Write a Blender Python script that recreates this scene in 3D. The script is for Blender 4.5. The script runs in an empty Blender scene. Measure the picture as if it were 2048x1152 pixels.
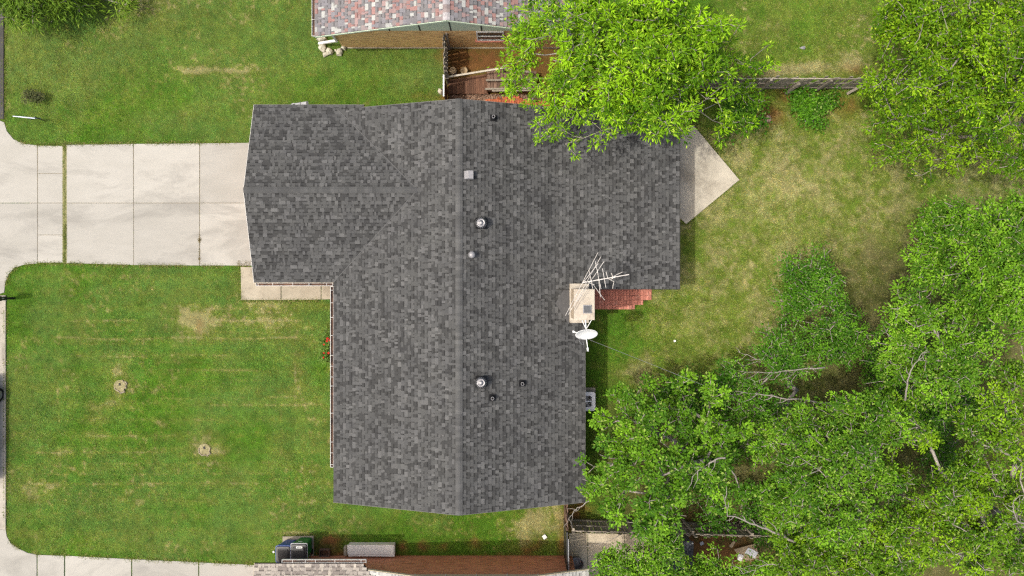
import bpy, math, random
import numpy as np
from mathutils import Vector, Matrix

random.seed(7); rng = np.random.default_rng(7)
sc = bpy.context.scene
R_ = math.radians

# ------------------------------------------------------------------ camera, world, sun, exposure
CAMH = 31.0; FOC = 1455.0                     # metres above ground, focal length in photo pixels (2048 wide)
cam_d = bpy.data.cameras.new('camera'); cam = bpy.data.objects.new('camera', cam_d)
sc.collection.objects.link(cam); sc.camera = cam
cam.location = (0, 0, CAMH); cam.rotation_euler = (0, 0, 0)
cam_d.sensor_width = 36; cam_d.lens = 36 * FOC / 2048; cam_d.clip_end = 3000
world = bpy.data.worlds.new('World'); sc.world = world; world.use_nodes = True
wn = world.node_tree; wn.nodes.clear()
SUNV = Vector((-0.508, -0.093, 1.0)).normalized()
sky = wn.nodes.new('ShaderNodeTexSky'); sky.sky_type = 'NISHITA'; sky.sun_disc = False
sky.sun_elevation = math.asin(SUNV.z); sky.sun_rotation = math.atan2(SUNV.x, SUNV.y) % (2 * math.pi)
sky.air_density = 1.3; sky.dust_density = 8.0; sky.ozone_density = 1.0
bg = wn.nodes.new('ShaderNodeBackground'); bg.inputs[1].default_value = 0.15
wo = wn.nodes.new('ShaderNodeOutputWorld')
wn.links.new(sky.outputs[0], bg.inputs[0]); wn.links.new(bg.outputs[0], wo.inputs[0])
sun_d = bpy.data.lights.new('sun', 'SUN'); sun_d.energy = 2.05; sun_d.angle = R_(0.9); sun_d.color = (1.0, 0.95, 0.87)
sun = bpy.data.objects.new('sun', sun_d); sc.collection.objects.link(sun)
sun.rotation_euler = (-SUNV).to_track_quat('-Z', 'Y').to_euler(); sun.location = (-20, -5, 40)
sc.view_settings.view_transform = 'Standard'; sc.view_settings.look = 'None'
sc.view_settings.exposure = 0.36; sc.view_settings.gamma = 1; sc.view_settings.use_curve_mapping = False
sc.cycles.max_bounces = 6; sc.cycles.diffuse_bounces = 3; sc.cycles.transmission_bounces = 3; sc.cycles.glossy_bounces = 2
sc.cycles.use_denoising = False; sc.cycles.denoiser = 'OPENIMAGEDENOISE'; sc.cycles.denoising_input_passes = 'RGB_ALBEDO_NORMAL'; sc.cycles.denoising_prefilter = 'ACCURATE'
sc.cycles.filter_width = 1.3

S0 = CAMH / FOC
def q(px, py, z=0.0):
    s = (CAMH - z) / FOC
    return Vector(((px - 1024) * s, -(py - 576) * s, z))
def g2(px, py):
    return ((px - 1024) * S0, -(py - 576) * S0)
def gp(l): return [g2(a, b) for a, b in l]

# ------------------------------------------------------------------ helpers
W = {}
def setp(o, label=None, cat=None, group=None, kind=None):
    if label: o['label'] = label
    if cat: o['category'] = cat
    if group: o['group'] = group
    if kind: o['kind'] = kind
    return o
def link(o, parent=None):
    sc.collection.objects.link(o)
    if parent is not None: o.parent = parent
    return o
def thing(name, label, cat, loc, group=None):
    o = bpy.data.objects.new(name, None); o.empty_display_size = 0.2
    link(o); o.location = loc; W[o] = Vector(loc)
    return setp(o, label, cat, group)

class MB:
    def __init__(s): s.v = []; s.f = []; s.m = []; s.c = []
    def add(s, vs, fs, mat=0, col=None):
        b = len(s.v); s.v += [tuple(p) for p in vs]
        for f in fs:
            s.f.append(tuple(i + b for i in f)); s.m.append(mat); s.c.append(col or (1, 1, 1))
    def box(s, x0, y0, z0, x1, y1, z1, mat=0, col=None):
        s.add([(x0,y0,z0),(x1,y0,z0),(x1,y1,z0),(x0,y1,z0),(x0,y0,z1),(x1,y0,z1),(x1,y1,z1),(x0,y1,z1)],
              [(0,3,2,1),(4,5,6,7),(0,1,5,4),(1,2,6,5),(2,3,7,6),(3,0,4,7)], mat, col)
    def bar(s, a, b, w, h, mat=0, col=None, up=(0,0,1), taper=1.0):
        a = Vector(a); b = Vector(b); d = (b - a).normalized(); up = Vector(up)
        if abs(d.dot(up)) > 0.98: up = Vector((0, 1, 0))
        sd = d.cross(up).normalized(); u = sd.cross(d).normalized(); vs = []
        for p, k in ((a, 1), (b, taper)):
            for i, j in ((-1,-1),(1,-1),(1,1),(-1,1)): vs.append(p + sd*i*w*k/2 + u*j*h*k/2)
        s.add(vs, [(0,1,2,3),(7,6,5,4),(0,4,5,1),(1,5,6,2),(2,6,7,3),(3,7,4,0)], mat, col)
    def prism(s, poly, z0, z1, mat=0, col=None, ch=0.0):
        n = len(poly); a = sum(poly[i][0]*poly[(i+1)%n][1]-poly[(i+1)%n][0]*poly[i][1] for i in range(n))
        if a < 0: poly = poly[::-1]
        vs = [(x,y,z0) for x,y in poly] + [(x,y,z1-ch) for x,y in poly]
        fs = [tuple(range(n-1,-1,-1))] + [(i,(i+1)%n,(i+1)%n+n,i+n) for i in range(n)]
        if ch > 0:
            cx = sum(p[0] for p in poly)/n; cy = sum(p[1] for p in poly)/n
            top = []
            for x, y in poly:
                d = math.hypot(cx-x, cy-y); top.append((x+(cx-x)/d*ch*1.4, y+(cy-y)/d*ch*1.4, z1))
            vs += top
            fs += [(i+n,(i+1)%n+n,(i+1)%n+2*n,i+2*n) for i in range(n)] + [tuple(range(2*n,3*n))]
        else: fs += [tuple(range(n,2*n))]
        s.add(vs, fs, mat, col)
    def slab3(s, pts, t, mat=0, col=None):          # planar polygon in 3D, thickened straight down
        n = len(pts); pts = [Vector(p) for p in pts]
        a = sum(pts[i].x*pts[(i+1)%n].y-pts[(i+1)%n].x*pts[i].y for i in range(n))
        if a < 0: pts = pts[::-1]
        vs = [p - Vector((0,0,t)) for p in pts] + pts
        s.add(vs, [tuple(range(n-1,-1,-1)), tuple(range(n,2*n))] + [(i,(i+1)%n,(i+1)%n+n,i+n) for i in range(n)], mat, col)
    def cyl(s, c, r, z0, z1, n=16, r2=None, mat=0, col=None, axis=None):
        r2 = r if r2 is None else r2; cx, cy = c[0], c[1]; vs = []
        for k in range(n):
            a = 2*math.pi*k/n; vs.append((cx+r*math.cos(a), cy+r*math.sin(a), z0))
        for k in range(n):
            a = 2*math.pi*k/n; vs.append((cx+r2*math.cos(a), cy+r2*math.sin(a), z1))
        s.add(vs, [tuple(range(n-1,-1,-1)), tuple(range(n,2*n))] + [(i,(i+1)%n,(i+1)%n+n,i+n) for i in range(n)], mat, col)
    def lathe(s, c, prof, n=20, mat=0, col=None, M=None):   # prof: (r,z) list
        vs = []; c = Vector(c)
        for r, z in prof:
            for k in range(n):
                a = 2*math.pi*k/n; p = Vector((r*math.cos(a), r*math.sin(a), z))
                if M is not None: p = M @ p
                vs.append(c + p)
        fs = []
        for j in range(len(prof)-1):
            for k in range(n):
                fs.append((j*n+k, j*n+(k+1)%n, (j+1)*n+(k+1)%n, (j+1)*n+k))
        s.add(vs, fs, mat, col)
    def tube(s, pts, rs, n=6, mat=0, col=None):
        pts = [Vector(p) for p in pts]
        if not hasattr(rs, '__len__'): rs = [rs]*len(pts)
        vs = []; fs = []
        for i, p in enumerate(pts):
            d = (pts[min(i+1,len(pts)-1)] - pts[max(i-1,0)])
            d = d.normalized() if d.length > 1e-6 else Vector((0,0,1))
            ref = Vector((1,0,0)) if abs(d.x) < 0.8 else Vector((0,1,0))
            u = d.cross(ref).normalized(); w = d.cross(u)
            for k in range(n):
                a = 2*math.pi*k/n; vs.append(p + (u*math.cos(a)+w*math.sin(a))*rs[i])
        for i in range(len(pts)-1):
            for k in range(n):
                fs.append((i*n+k, i*n+(k+1)%n, (i+1)*n+(k+1)%n, (i+1)*n+k))
        fs += [tuple(range(n-1,-1,-1)), tuple(range((len(pts)-1)*n, len(pts)*n))]
        s.add(vs, fs, mat, col)
    def mesh(s, name, mats, off=(0,0,0), smooth=False):
        me = bpy.data.meshes.new(name); off = Vector(off)
        me.from_pydata([(x-off.x, y-off.y, z-off.z) for x,y,z in s.v], [], s.f)
        for m in (mats if isinstance(mats, (list, tuple)) else [mats]): me.materials.append(m)
        me.polygons.foreach_set('material_index', s.m)
        at = me.attributes.new('Col', 'FLOAT_COLOR', 'FACE')
        at.data.foreach_set('color', np.array([(c[0],c[1],c[2],1.0) for c in s.c], dtype=np.float32).ravel())
        if smooth: me.polygons.foreach_set('use_smooth', [True]*len(s.f))
        me.update(); return me
    def build(s, name, mats, parent=None, smooth=False, loc=None, **kw):
        off = W.get(parent, Vector((0,0,0))) if parent is not None else Vector(loc if loc is not None else (0,0,0))
        o = bpy.data.objects.new(name, s.mesh(name, mats, off, smooth)); link(o, parent)
        if parent is None: o.location = off
        W[o] = off
        return setp(o, **kw)
def piece(name, me, parent, loc, rot=None, scale=None, color=None):
    o = bpy.data.objects.new(name, me); link(o, parent)
    o.location = Vector(loc) - W.get(parent, Vector((0,0,0)))
    if rot is not None: o.rotation_euler = rot
    if scale is not None: o.scale = scale
    if color is not None: o.color = color
    W[o] = Vector(loc)
    return o

def np_mesh(name, verts, faces, cols, mat, parent=None, **kw):
    """verts (N,3), faces (M,k) all same k, cols (N,3) per vertex"""
    off = W.get(parent, Vector((0,0,0))) if parent is not None else Vector((0,0,0))
    verts = verts - np.array(off)
    me = bpy.data.meshes.new(name); n, k = faces.shape
    me.vertices.add(len(verts)); me.vertices.foreach_set('co', verts.astype(np.float32).ravel())
    me.loops.add(n*k); me.loops.foreach_set('vertex_index', faces.astype(np.int32).ravel())
    me.polygons.add(n); me.polygons.foreach_set('loop_start', np.arange(0, n*k, k, dtype=np.int32))
    me.update(calc_edges=True)
    if cols is not None:
        at = me.attributes.new('Col', 'FLOAT_COLOR', 'POINT')
        at.data.foreach_set('color', np.concatenate([cols, np.ones((len(cols),1))], 1).astype(np.float32).ravel())
    me.materials.append(mat)
    o = bpy.data.objects.new(name, me); link(o, parent); W[o] = off
    return setp(o, **kw)

# ------------------------------------------------------------------ materials
def new_mat(name):
    m = bpy.data.materials.new(name); m.use_nodes = True
    nt = m.node_tree; nt.nodes.clear()
    return m, nt, nt.nodes, nt.links
def N(nt, t, **kw):
    n = nt.nodes.new(t)
    for k, v in kw.items(): setattr(n, k, v)
    return n
def mixc(nt, a, b, fac, mode='MIX'):
    n = nt.nodes.new('ShaderNodeMix'); n.data_type = 'RGBA'; n.blend_type = mode
    for s, i in ((fac, 0), (a, 6), (b, 7)):
        if isinstance(s, (int, float)): n.inputs[i].default_value = s
        elif isinstance(s, tuple): n.inputs[i].default_value = (s[0], s[1], s[2], 1)
        else: nt.links.new(s, n.inputs[i])
    return n.outputs[2]
def ramp(nt, val, p0, p1, a=0.0, b=1.0):
    n = nt.nodes.new('ShaderNodeMapRange'); n.inputs[1].default_value = p0; n.inputs[2].default_value = p1
    n.inputs[3].default_value = a; n.inputs[4].default_value = b
    nt.links.new(val, n.inputs[0]); return n.outputs[0]
def noise(nt, vec, scale, detail=4, rough=0.6, dist=0.0):
    n = nt.nodes.new('ShaderNodeTexNoise'); n.inputs['Scale'].default_value = scale
    n.inputs['Detail'].default_value = detail; n.inputs['Roughness'].default_value = rough; n.inputs['Distortion'].default_value = dist
    if vec is not None: nt.links.new(vec, n.inputs['Vector'])
    return n.outputs[0]
def stretch(nt, vec, s):
    n = nt.nodes.new('ShaderNodeMapping'); n.inputs['Scale'].default_value = s
    nt.links.new(vec, n.inputs['Vector']); return n.outputs[0]
def surf(name, c1, c2=None, scale=6.0, rough=0.8, bump=0.15, bscale=60.0, attr=None, objcol=False, objrand=0.0,
         st=None, fine=0.25, metal=0.0, spec=0.3, dirt=None):
    """general weathered surface: two tones by noise, fine grain, bump; optionally multiplied by a per-piece colour"""
    m, nt, nd, lk = new_mat(name)
    geo = N(nt, 'ShaderNodeNewGeometry'); vec = geo.outputs['Position']
    if st: vec = stretch(nt, vec, st)
    c2 = c2 or tuple(min(1, x*0.7) for x in c1)
    nz = noise(nt, vec, scale, 5, 0.62, 0.3)
    col = mixc(nt, c2, c1, ramp(nt, nz, 0.35, 0.65))
    if dirt:
        d = noise(nt, vec, scale*0.35, 6, 0.7, 0.6)
        col = mixc(nt, col, dirt[0], ramp(nt, d, dirt[1], dirt[1]+0.12, 0, dirt[2]))
    fg = noise(nt, geo.outputs['Position'], bscale, 3, 0.7)
    col = mixc(nt, col, (0,0,0), ramp(nt, fg, 0.30, 0.62, fine, 0.0))
    if attr:
        a = N(nt, 'ShaderNodeAttribute', attribute_name=attr)
        col = mixc(nt, col, a.outputs['Color'], 1.0, 'MULTIPLY')
    if objcol or objrand:
        oi = N(nt, 'ShaderNodeObjectInfo')
        if objcol: col = mixc(nt, col, oi.outputs['Color'], 1.0, 'MULTIPLY')
        if objrand:
            v = ramp(nt, oi.outputs['Random'], 0, 1, 1-objrand, 1.0)
            cb = N(nt, 'ShaderNodeCombineColor'); [lk.new(v, cb.inputs[i]) for i in range(3)]
            col = mixc(nt, col, cb.outputs[0], 1.0, 'MULTIPLY')
    b = N(nt, 'ShaderNodeBsdfPrincipled'); lk.new(col, b.inputs['Base Color'])
    b.inputs['Roughness'].default_value = rough; b.inputs['Metallic'].default_value = metal
    b.inputs['Specular IOR Level'].default_value = spec
    if bump:
        bp = N(nt, 'ShaderNodeBump'); bp.inputs['Strength'].default_value = bump; bp.inputs['Distance'].default_value = 0.02
        lk.new(fg, bp.inputs['Height']); lk.new(bp.outputs[0], b.inputs['Normal'])
    o = N(nt, 'ShaderNodeOutputMaterial'); lk.new(b.outputs[0], o.inputs[0])
    return m
def leafmat(name, trans=0.35, spec=0.25, rough=0.45):
    m, nt, nd, lk = new_mat(name)
    a = N(nt, 'ShaderNodeAttribute', attribute_name='Col')
    b = N(nt, 'ShaderNodeBsdfPrincipled'); lk.new(a.outputs['Color'], b.inputs['Base Color'])
    b.inputs['Roughness'].default_value = rough; b.inputs['Specular IOR Level'].default_value = spec
    t = N(nt, 'ShaderNodeBsdfTranslucent')
    tc = mixc(nt, a.outputs['Color'], (1.25, 1.1, 0.5), 1.0, 'MULTIPLY'); lk.new(tc, t.inputs[0])
    mx = N(nt, 'ShaderNodeMixShader'); mx.inputs[0].default_value = trans
    lk.new(b.outputs[0], mx.inputs[1]); lk.new(t.outputs[0], mx.inputs[2])
    o = N(nt, 'ShaderNodeOutputMaterial'); lk.new(mx.outputs[0], o.inputs[0])
    return m
def brickmat(name, c1, c2, mortar):
    m, nt, nd, lk = new_mat(name)
    geo = N(nt, 'ShaderNodeNewGeometry'); sx = N(nt, 'ShaderNodeSeparateXYZ'); lk.new(geo.outputs['Position'], sx.inputs[0])
    ad = N(nt, 'ShaderNodeMath', operation='ADD'); lk.new(sx.outputs[0], ad.inputs[0]); lk.new(sx.outputs[1], ad.inputs[1])
    cb = N(nt, 'ShaderNodeCombineXYZ'); lk.new(ad.outputs[0], cb.inputs[0]); lk.new(sx.outputs[2], cb.inputs[1])
    bt = N(nt, 'ShaderNodeTexBrick'); lk.new(cb.outputs[0], bt.inputs['Vector'])
    bt.inputs['Color1'].default_value = (*c1, 1); bt.inputs['Color2'].default_value = (*c2, 1); bt.inputs['Mortar'].default_value = (*mortar, 1)
    bt.inputs['Scale'].default_value = 1.0; bt.inputs['Brick Width'].default_value = 0.205; bt.inputs['Row Height'].default_value = 0.071
    bt.inputs['Mortar Size'].default_value = 0.006; bt.inputs['Bias'].default_value = -0.1
    sv = stretch(nt, cb.outputs[0], (1.6, 14, 1))
    nz = noise(nt, sv, 1.1, 4, 0.7, 0.4)
    col = mixc(nt, bt.outputs[0], (c2[0]*0.22, c2[1]*0.22, c2[2]*0.22), ramp(nt, nz, 0.50, 0.62, 0, 0.62))
    n2 = noise(nt, cb.outputs[0], 9, 4, 0.7); col = mixc(nt, col, mortar, ramp(nt, n2, 0.58, 0.75, 0, 0.5))
    b = N(nt, 'ShaderNodeBsdfPrincipled'); lk.new(col, b.inputs['Base Color']); b.inputs['Roughness'].default_value = 0.9
    bp = N(nt, 'ShaderNodeBump'); bp.inputs['Strength'].default_value = 0.8; bp.inputs['Distance'].default_value = 0.03
    lk.new(bt.outputs['Fac'], bp.inputs['Height']); bp.invert = True; lk.new(bp.outputs[0], b.inputs['Normal'])
    o = N(nt, 'ShaderNodeOutputMaterial'); lk.new(b.outputs[0], o.inputs[0]); return m
def vcol(name, rough=0.95, nscale=25.0, dark=0.4, bump=0.3):
    m, nt, nd, lk = new_mat(name)
    geo = N(nt, 'ShaderNodeNewGeometry'); a = N(nt, 'ShaderNodeAttribute', attribute_name='Col')
    nz = noise(nt, geo.outputs['Position'], nscale, 5, 0.75)
    col = mixc(nt, a.outputs['Color'], (0.02,0.022,0.01), ramp(nt, nz, 0.32, 0.6, dark, 0.0))
    b = N(nt, 'ShaderNodeBsdfPrincipled'); lk.new(col, b.inputs['Base Color']); b.inputs['Roughness'].default_value = rough
    b.inputs['Specular IOR Level'].default_value = 0.1
    bp = N(nt, 'ShaderNodeBump'); bp.inputs['Strength'].default_value = bump; bp.inputs['Distance'].default_value = 0.05
    lk.new(nz, bp.inputs['Height']); lk.new(bp.outputs[0], b.inputs['Normal'])
    o = N(nt, 'ShaderNodeOutputMaterial'); lk.new(b.outputs[0], o.inputs[0]); return m

M_ground = vcol('turf_soil'); M_blade = leafmat('grass_blades', 0.22, 0.05, 0.7)
M_leaf = leafmat('tree_leaves', 0.16, 0.12, 0.5)
M_outer = surf('far_turf', (0.09,0.13,0.03), (0.12,0.12,0.05), 0.5, 0.95, 0.3, 14, fine=0.5)
M_shing = surf('asphalt_shingle', (1,1,0.985), (0.84,0.84,0.85), 1.4, 0.92, 0.25, 190, attr='Col', fine=0.22, spec=0.2)
M_shing_o = surf('asphalt_shingle_piece', (1,1,0.985), (0.84,0.84,0.85), 1.4, 0.92, 0.25, 190, objcol=True, fine=0.22, spec=0.2)
M_deck = surf('roof_felt', (0.035,0.035,0.036), (0.028,0.028,0.03), 5, 0.95)
M_white = surf('white_paint', (0.74,0.74,0.72), (0.62,0.62,0.58), 5, 0.5, 0.03, 50, fine=0.12)
M_gutin = surf('gutter_silt', (0.16,0.09,0.06), (0.05,0.035,0.03), 2.2, 0.95, 0.3, 40, fine=0.5)
M_conc = surf('concrete_drive', (0.44,0.428,0.385), (0.395,0.384,0.342), 0.9, 0.92, 0.15, 70, st=(0.55,1.5,1), fine=0.2, objrand=0.16, dirt=((0.27,0.262,0.235),0.50,0.6))
M_conc_old = surf('concrete_old', (0.44,0.40,0.31), (0.35,0.315,0.24), 1.6, 0.93, 0.2, 60, fine=0.22, objrand=0.12, dirt=((0.22,0.19,0.14),0.52,0.7))
M_kerb = surf('kerb_concrete', (0.47,0.44,0.37), (0.36,0.33,0.28), 1.2, 0.93, 0.2, 50, fine=0.3, dirt=((0.16,0.15,0.12),0.52,0.7))
M_asph = surf('road_asphalt', (0.085,0.082,0.078), (0.06,0.058,0.055), 1.5, 0.95, 0.3, 80, fine=0.4)
M_cement = surf('chimney_cement', (0.56,0.51,0.42), (0.45,0.39,0.31), 3.2, 0.93, 0.25, 55, fine=0.3, dirt=((0.26,0.22,0.17),0.54,0.75))
M_brick_red = brickmat('brick_red', (0.80,0.33,0.17), (0.64,0.23,0.115), (0.55,0.40,0.28))
M_brick_tan = brickmat('brick_tan', (0.92,0.62,0.26), (0.74,0.45,0.17), (0.80,0.62,0.36))
M_paver = surf('red_paver', (0.72,0.30,0.22), (0.60,0.23,0.165), 9, 0.9, 0.2, 90, fine=0.25, objrand=0.28, dirt=((0.80,0.52,0.42),0.55,0.6))
M_sandgap = surf('paver_sand', (0.10,0.07,0.05), None, 20, 0.95)
M_wood_grey = surf('weathered_wood', (0.50,0.45,0.37), (0.30,0.26,0.205), 9, 0.9, 0.3, 60, fine=0.35, objrand=0.45, st=(2.5,2.5,0.7))
M_wood_brown = surf('brown_deck_wood', (0.26,0.13,0.075), (0.15,0.072,0.045), 6, 0.75, 0.25, 60, fine=0.4, objrand=0.45, st=(5,0.8,1))
M_wood_mid = surf('worn_wood', (0.32,0.21,0.15), (0.18,0.11,0.08), 7, 0.85, 0.25, 60, fine=0.4, objrand=0.5, st=(5,0.8,1))
M_deadwood = surf('dead_wood', (0.36,0.335,0.30), (0.20,0.18,0.155), 14, 0.92, 0.4, 50, fine=0.45)
M_bark = surf('grey_bark', (0.42,0.385,0.335), (0.25,0.225,0.195), 12, 0.92, 0.4, 50, fine=0.4)
M_stone = surf('pale_limestone', (0.62,0.59,0.47), (0.45,0.43,0.34), 7, 0.9, 0.35, 40, fine=0.25, objrand=0.2)
M_green = surf('pale_green_siding', (0.58,0.70,0.54), (0.53,0.65,0.49), 1.2, 0.7, 0.02, 40, fine=0.08)
M_cream = surf('cream_siding', (0.55,0.50,0.36), (0.48,0.43,0.31), 1.2, 0.7, 0.02, 40, fine=0.08)
M_fasc = surf('grey_fascia', (0.16,0.16,0.155), None, 8, 0.7, 0.02)
M_dark = surf('dark_trim', (0.03,0.03,0.028), None, 8, 0.7, 0.02)
M_black = surf('black_plastic', (0.022,0.023,0.024), (0.032,0.033,0.034), 5, 0.42, 0.05, 80, fine=0.2, spec=0.5)
M_blue = surf('blue_plastic', (0.04,0.10,0.42), (0.03,0.08,0.34), 5, 0.45, 0.03, spec=0.5)
M_greenp = surf('green_plastic', (0.012,0.20,0.055), (0.01,0.15,0.04), 5, 0.45, 0.03, spec=0.5)
M_greyp = surf('grey_plastic', (0.42,0.43,0.45), (0.33,0.34,0.36), 5, 0.5, 0.03, spec=0.5)
M_metal = surf('galvanised_metal', (0.34,0.34,0.345), (0.18,0.18,0.19), 16, 0.45, 0.06, 70, fine=0.15, metal=0.85)
M_metal_dull = surf('dull_metal', (0.32,0.32,0.33), (0.25,0.25,0.26), 9, 0.5, 0.06, 70, fine=0.15, metal=0.3)
M_lead = surf('black_vent_boot', (0.014,0.014,0.015), None, 8, 0.5, 0.02)
M_ant = surf('antenna_aluminium', (0.66,0.64,0.60), (0.46,0.43,0.39), 8, 0.4, 0.02, fine=0.1, metal=0.15)
M_dish = surf('dish_white', (0.78,0.79,0.78), (0.70,0.72,0.72), 3, 0.4, 0.01, fine=0.06)
M_ac = surf('ac_painted_metal', (0.90,0.91,0.92), (0.86,0.87,0.89), 5, 0.45, 0.02, fine=0.1)
M_flue = surf('flue_dark', (0.12,0.125,0.13), (0.09,0.095,0.10), 10, 0.7, 0.05)
M_glass, _nt, _nd, _lk = new_mat('window_glass')
_b = N(_nt, 'ShaderNodeBsdfPrincipled'); _b.inputs['Base Color'].default_value = (0.03,0.04,0.04,1); _b.inputs['Roughness'].default_value = 0.08
_o = N(_nt, 'ShaderNodeOutputMaterial'); _lk.new(_b.outputs[0], _o.inputs[0])
M_car = surf('car_paint_grey', (0.10,0.105,0.11), (0.09,0.095,0.10), 2, 0.25, 0.0, fine=0.02, spec=0.6, metal=0.3)
M_rub = surf('tyre_rubber', (0.016,0.016,0.016), None, 8, 0.85, 0.1)
M_red = surf('red_petals', (0.62,0.035,0.025), (0.45,0.02,0.02), 20, 0.6, 0.02, fine=0.1)
M_tan = surf('tan_board', (0.50,0.38,0.23), (0.36,0.26,0.15), 4, 0.9, 0.1, fine=0.25)
M_tarp = surf('weathered_white_wood', (0.88,0.85,0.78), (0.76,0.73,0.66), 5, 0.85, 0.2, 40, fine=0.12, st=(0.8,5,2), dirt=((0.32,0.30,0.25),0.57,0.6))
M_mulch = surf('mulch', (0.20,0.115,0.075), (0.09,0.05,0.035), 14, 0.95, 0.6, 45, fine=0.6)

# ------------------------------------------------------------------ noise in numpy
def vnoise(x, y, seed):
    xi = np.floor(x).astype(np.int64); yi = np.floor(y).astype(np.int64); fx = x - xi; fy = y - yi
    fx = fx*fx*(3-2*fx); fy = fy*fy*(3-2*fy)
    def h(a, b):
        n = (a*374761393 + b*668265263 + seed*974711) & 0x7fffffff
        n = ((n ^ (n >> 13)) * 1274126177) & 0x7fffffff
        return ((n ^ (n >> 16)) & 0xffff) / 65535.0
    return (h(xi,yi)*(1-fx)+h(xi+1,yi)*fx)*(1-fy) + (h(xi,yi+1)*(1-fx)+h(xi+1,yi+1)*fx)*fy
def fbm(x, y, s, seed, o=4):
    t = 0; a = 0.5; tot = 0
    for k in range(o):
        t = t + a*vnoise(x/s+17*k, y/s-9*k, seed+k); tot += a; s *= 0.5; a *= 0.6
    return t/tot
def inpoly(X, Y, poly):
    r = np.zeros(X.shape, bool); n = len(poly)
    for i in range(n):
        x0, y0 = poly[i]; x1, y1 = poly[(i+1) % n]
        if y0 == y1: continue
        c = ((y0 > Y) != (y1 > Y)) & (X < (x1-x0)*(Y-y0)/(y1-y0)+x0); r ^= c
    return r
def gauss(X, Y, x, y, rx, ry): return np.exp(-(((X-x)/rx)**2 + ((Y-y)/ry)**2))
def sstep(a, b, x): t = np.clip((x-a)/(b-a), 0, 1); return t*t*(3-2*t)

# ------------------------------------------------------------------ the layout of paved areas (photo pixels on the ground)
DRIVE = {
 'apron_a': [(-8,238),(9,245),(14,262),(28,279),(50,288),(75,291),(75.5,405.7),(-8,405.7)],
 'apron_b': [(-8,406.6),(75.5,406.6),(75.5,527),(50,529),(31,535),(18,548),(11,566),(9,585),(-8,590)],
 'walk_a': [(76.4,291.5),(126,292),(126,346.6),(76.4,346.6)], 'walk_b': [(76.4,347.4),(126,347.4),(126,405.7),(76.4,405.7)],
 'walk_c': [(76.4,406.6),(126,406.6),(126,469.6),(76.4,469.6)], 'walk_d': [(76.4,470.4),(126,470.4),(126,525),(76.4,526)],
 'pad_a': [(134,290),(267,288),(267.5,405.7),(134,405.7)], 'pad_b': [(134,406.6),(267.5,406.6),(267.5,530),(134,526)],
 'pad_c': [(268.4,288),(399.3,287),(399.3,405.7),(268.4,405.7)], 'pad_d': [(268.4,406.6),(399.3,406.6),(399.3,531),(268.4,530)],
 'pad_e': [(400.6,287),(562,285),(562,405.7),(400.6,405.7)], 'pad_f': [(400.6,406.6),(562,406.6),(562,531),(400.6,531)],
}
WALK = [[(482,534),(562,534),(562,600),(483,600)], [(563.3,552),(642,552),(642,599),(563.3,600)], [(643.3,552),(705,552),(705,597),(643.3,599)]]
NDRV = [[(-8,1060),(12,1058),(14,1072),(22,1086),(38,1097),(57,1106),(74,1109),(74,1340),(-8,1340)],
        [(76,1109.5),(129,1111),(129,1340),(76,1340)], [(131,1111),(263,1118),(263,1340),(131,1340)],
        [(265,1118),(397,1124),(397,1340),(265,1340)], [(399,1124.5),(540,1131),(540,1340),(399,1340)]]
PATIO = [(1387,252),(1478,360),(1372,448),(1316,396),(1316,303)]
BINPAD = [(566,1072),(628,1071),(628,1112),(566,1114)]
SPATIO = [[(1138,1066),(1175,1066),(1175,1180),(1138,1180)],[(1176,1066),(1248,1068),(1248,1180),(1176,1180)],[(1249,1068),(1330,1070),(1330,1180),(1249,1180)]]
HARD = list(DRIVE.values()) + WALK + NDRV + [PATIO, BINPAD] + SPATIO
HARD += [[(-900,-400),(7,-400),(8,240),(-8,240),(-8,590),(9,590),(10,1060),(-900,1060)], [(-900,1060),(-8,1060),(-8,1400),(-900,1400)]]
HOUSE_F = [[(715,263),(1138,263),(1138,955),(715,955)], [(564,259),(720,259),(720,546),(564,546)], [(1130,263),(1313,263),(1313,562),(1130,562)],
           [(686,-200),(1170,-200),(1170,95),(686,95)], [(540,1112),(1144,1112),(1144,1400),(540,1400)]]
BRICKP = [(1190,560),(1303,560),(1303,599),(1262,606),(1250,614),(1190,616)]
DECKP = [(893,158),(1010,138),(1050,144),(1050,186),(893,196)]

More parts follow.
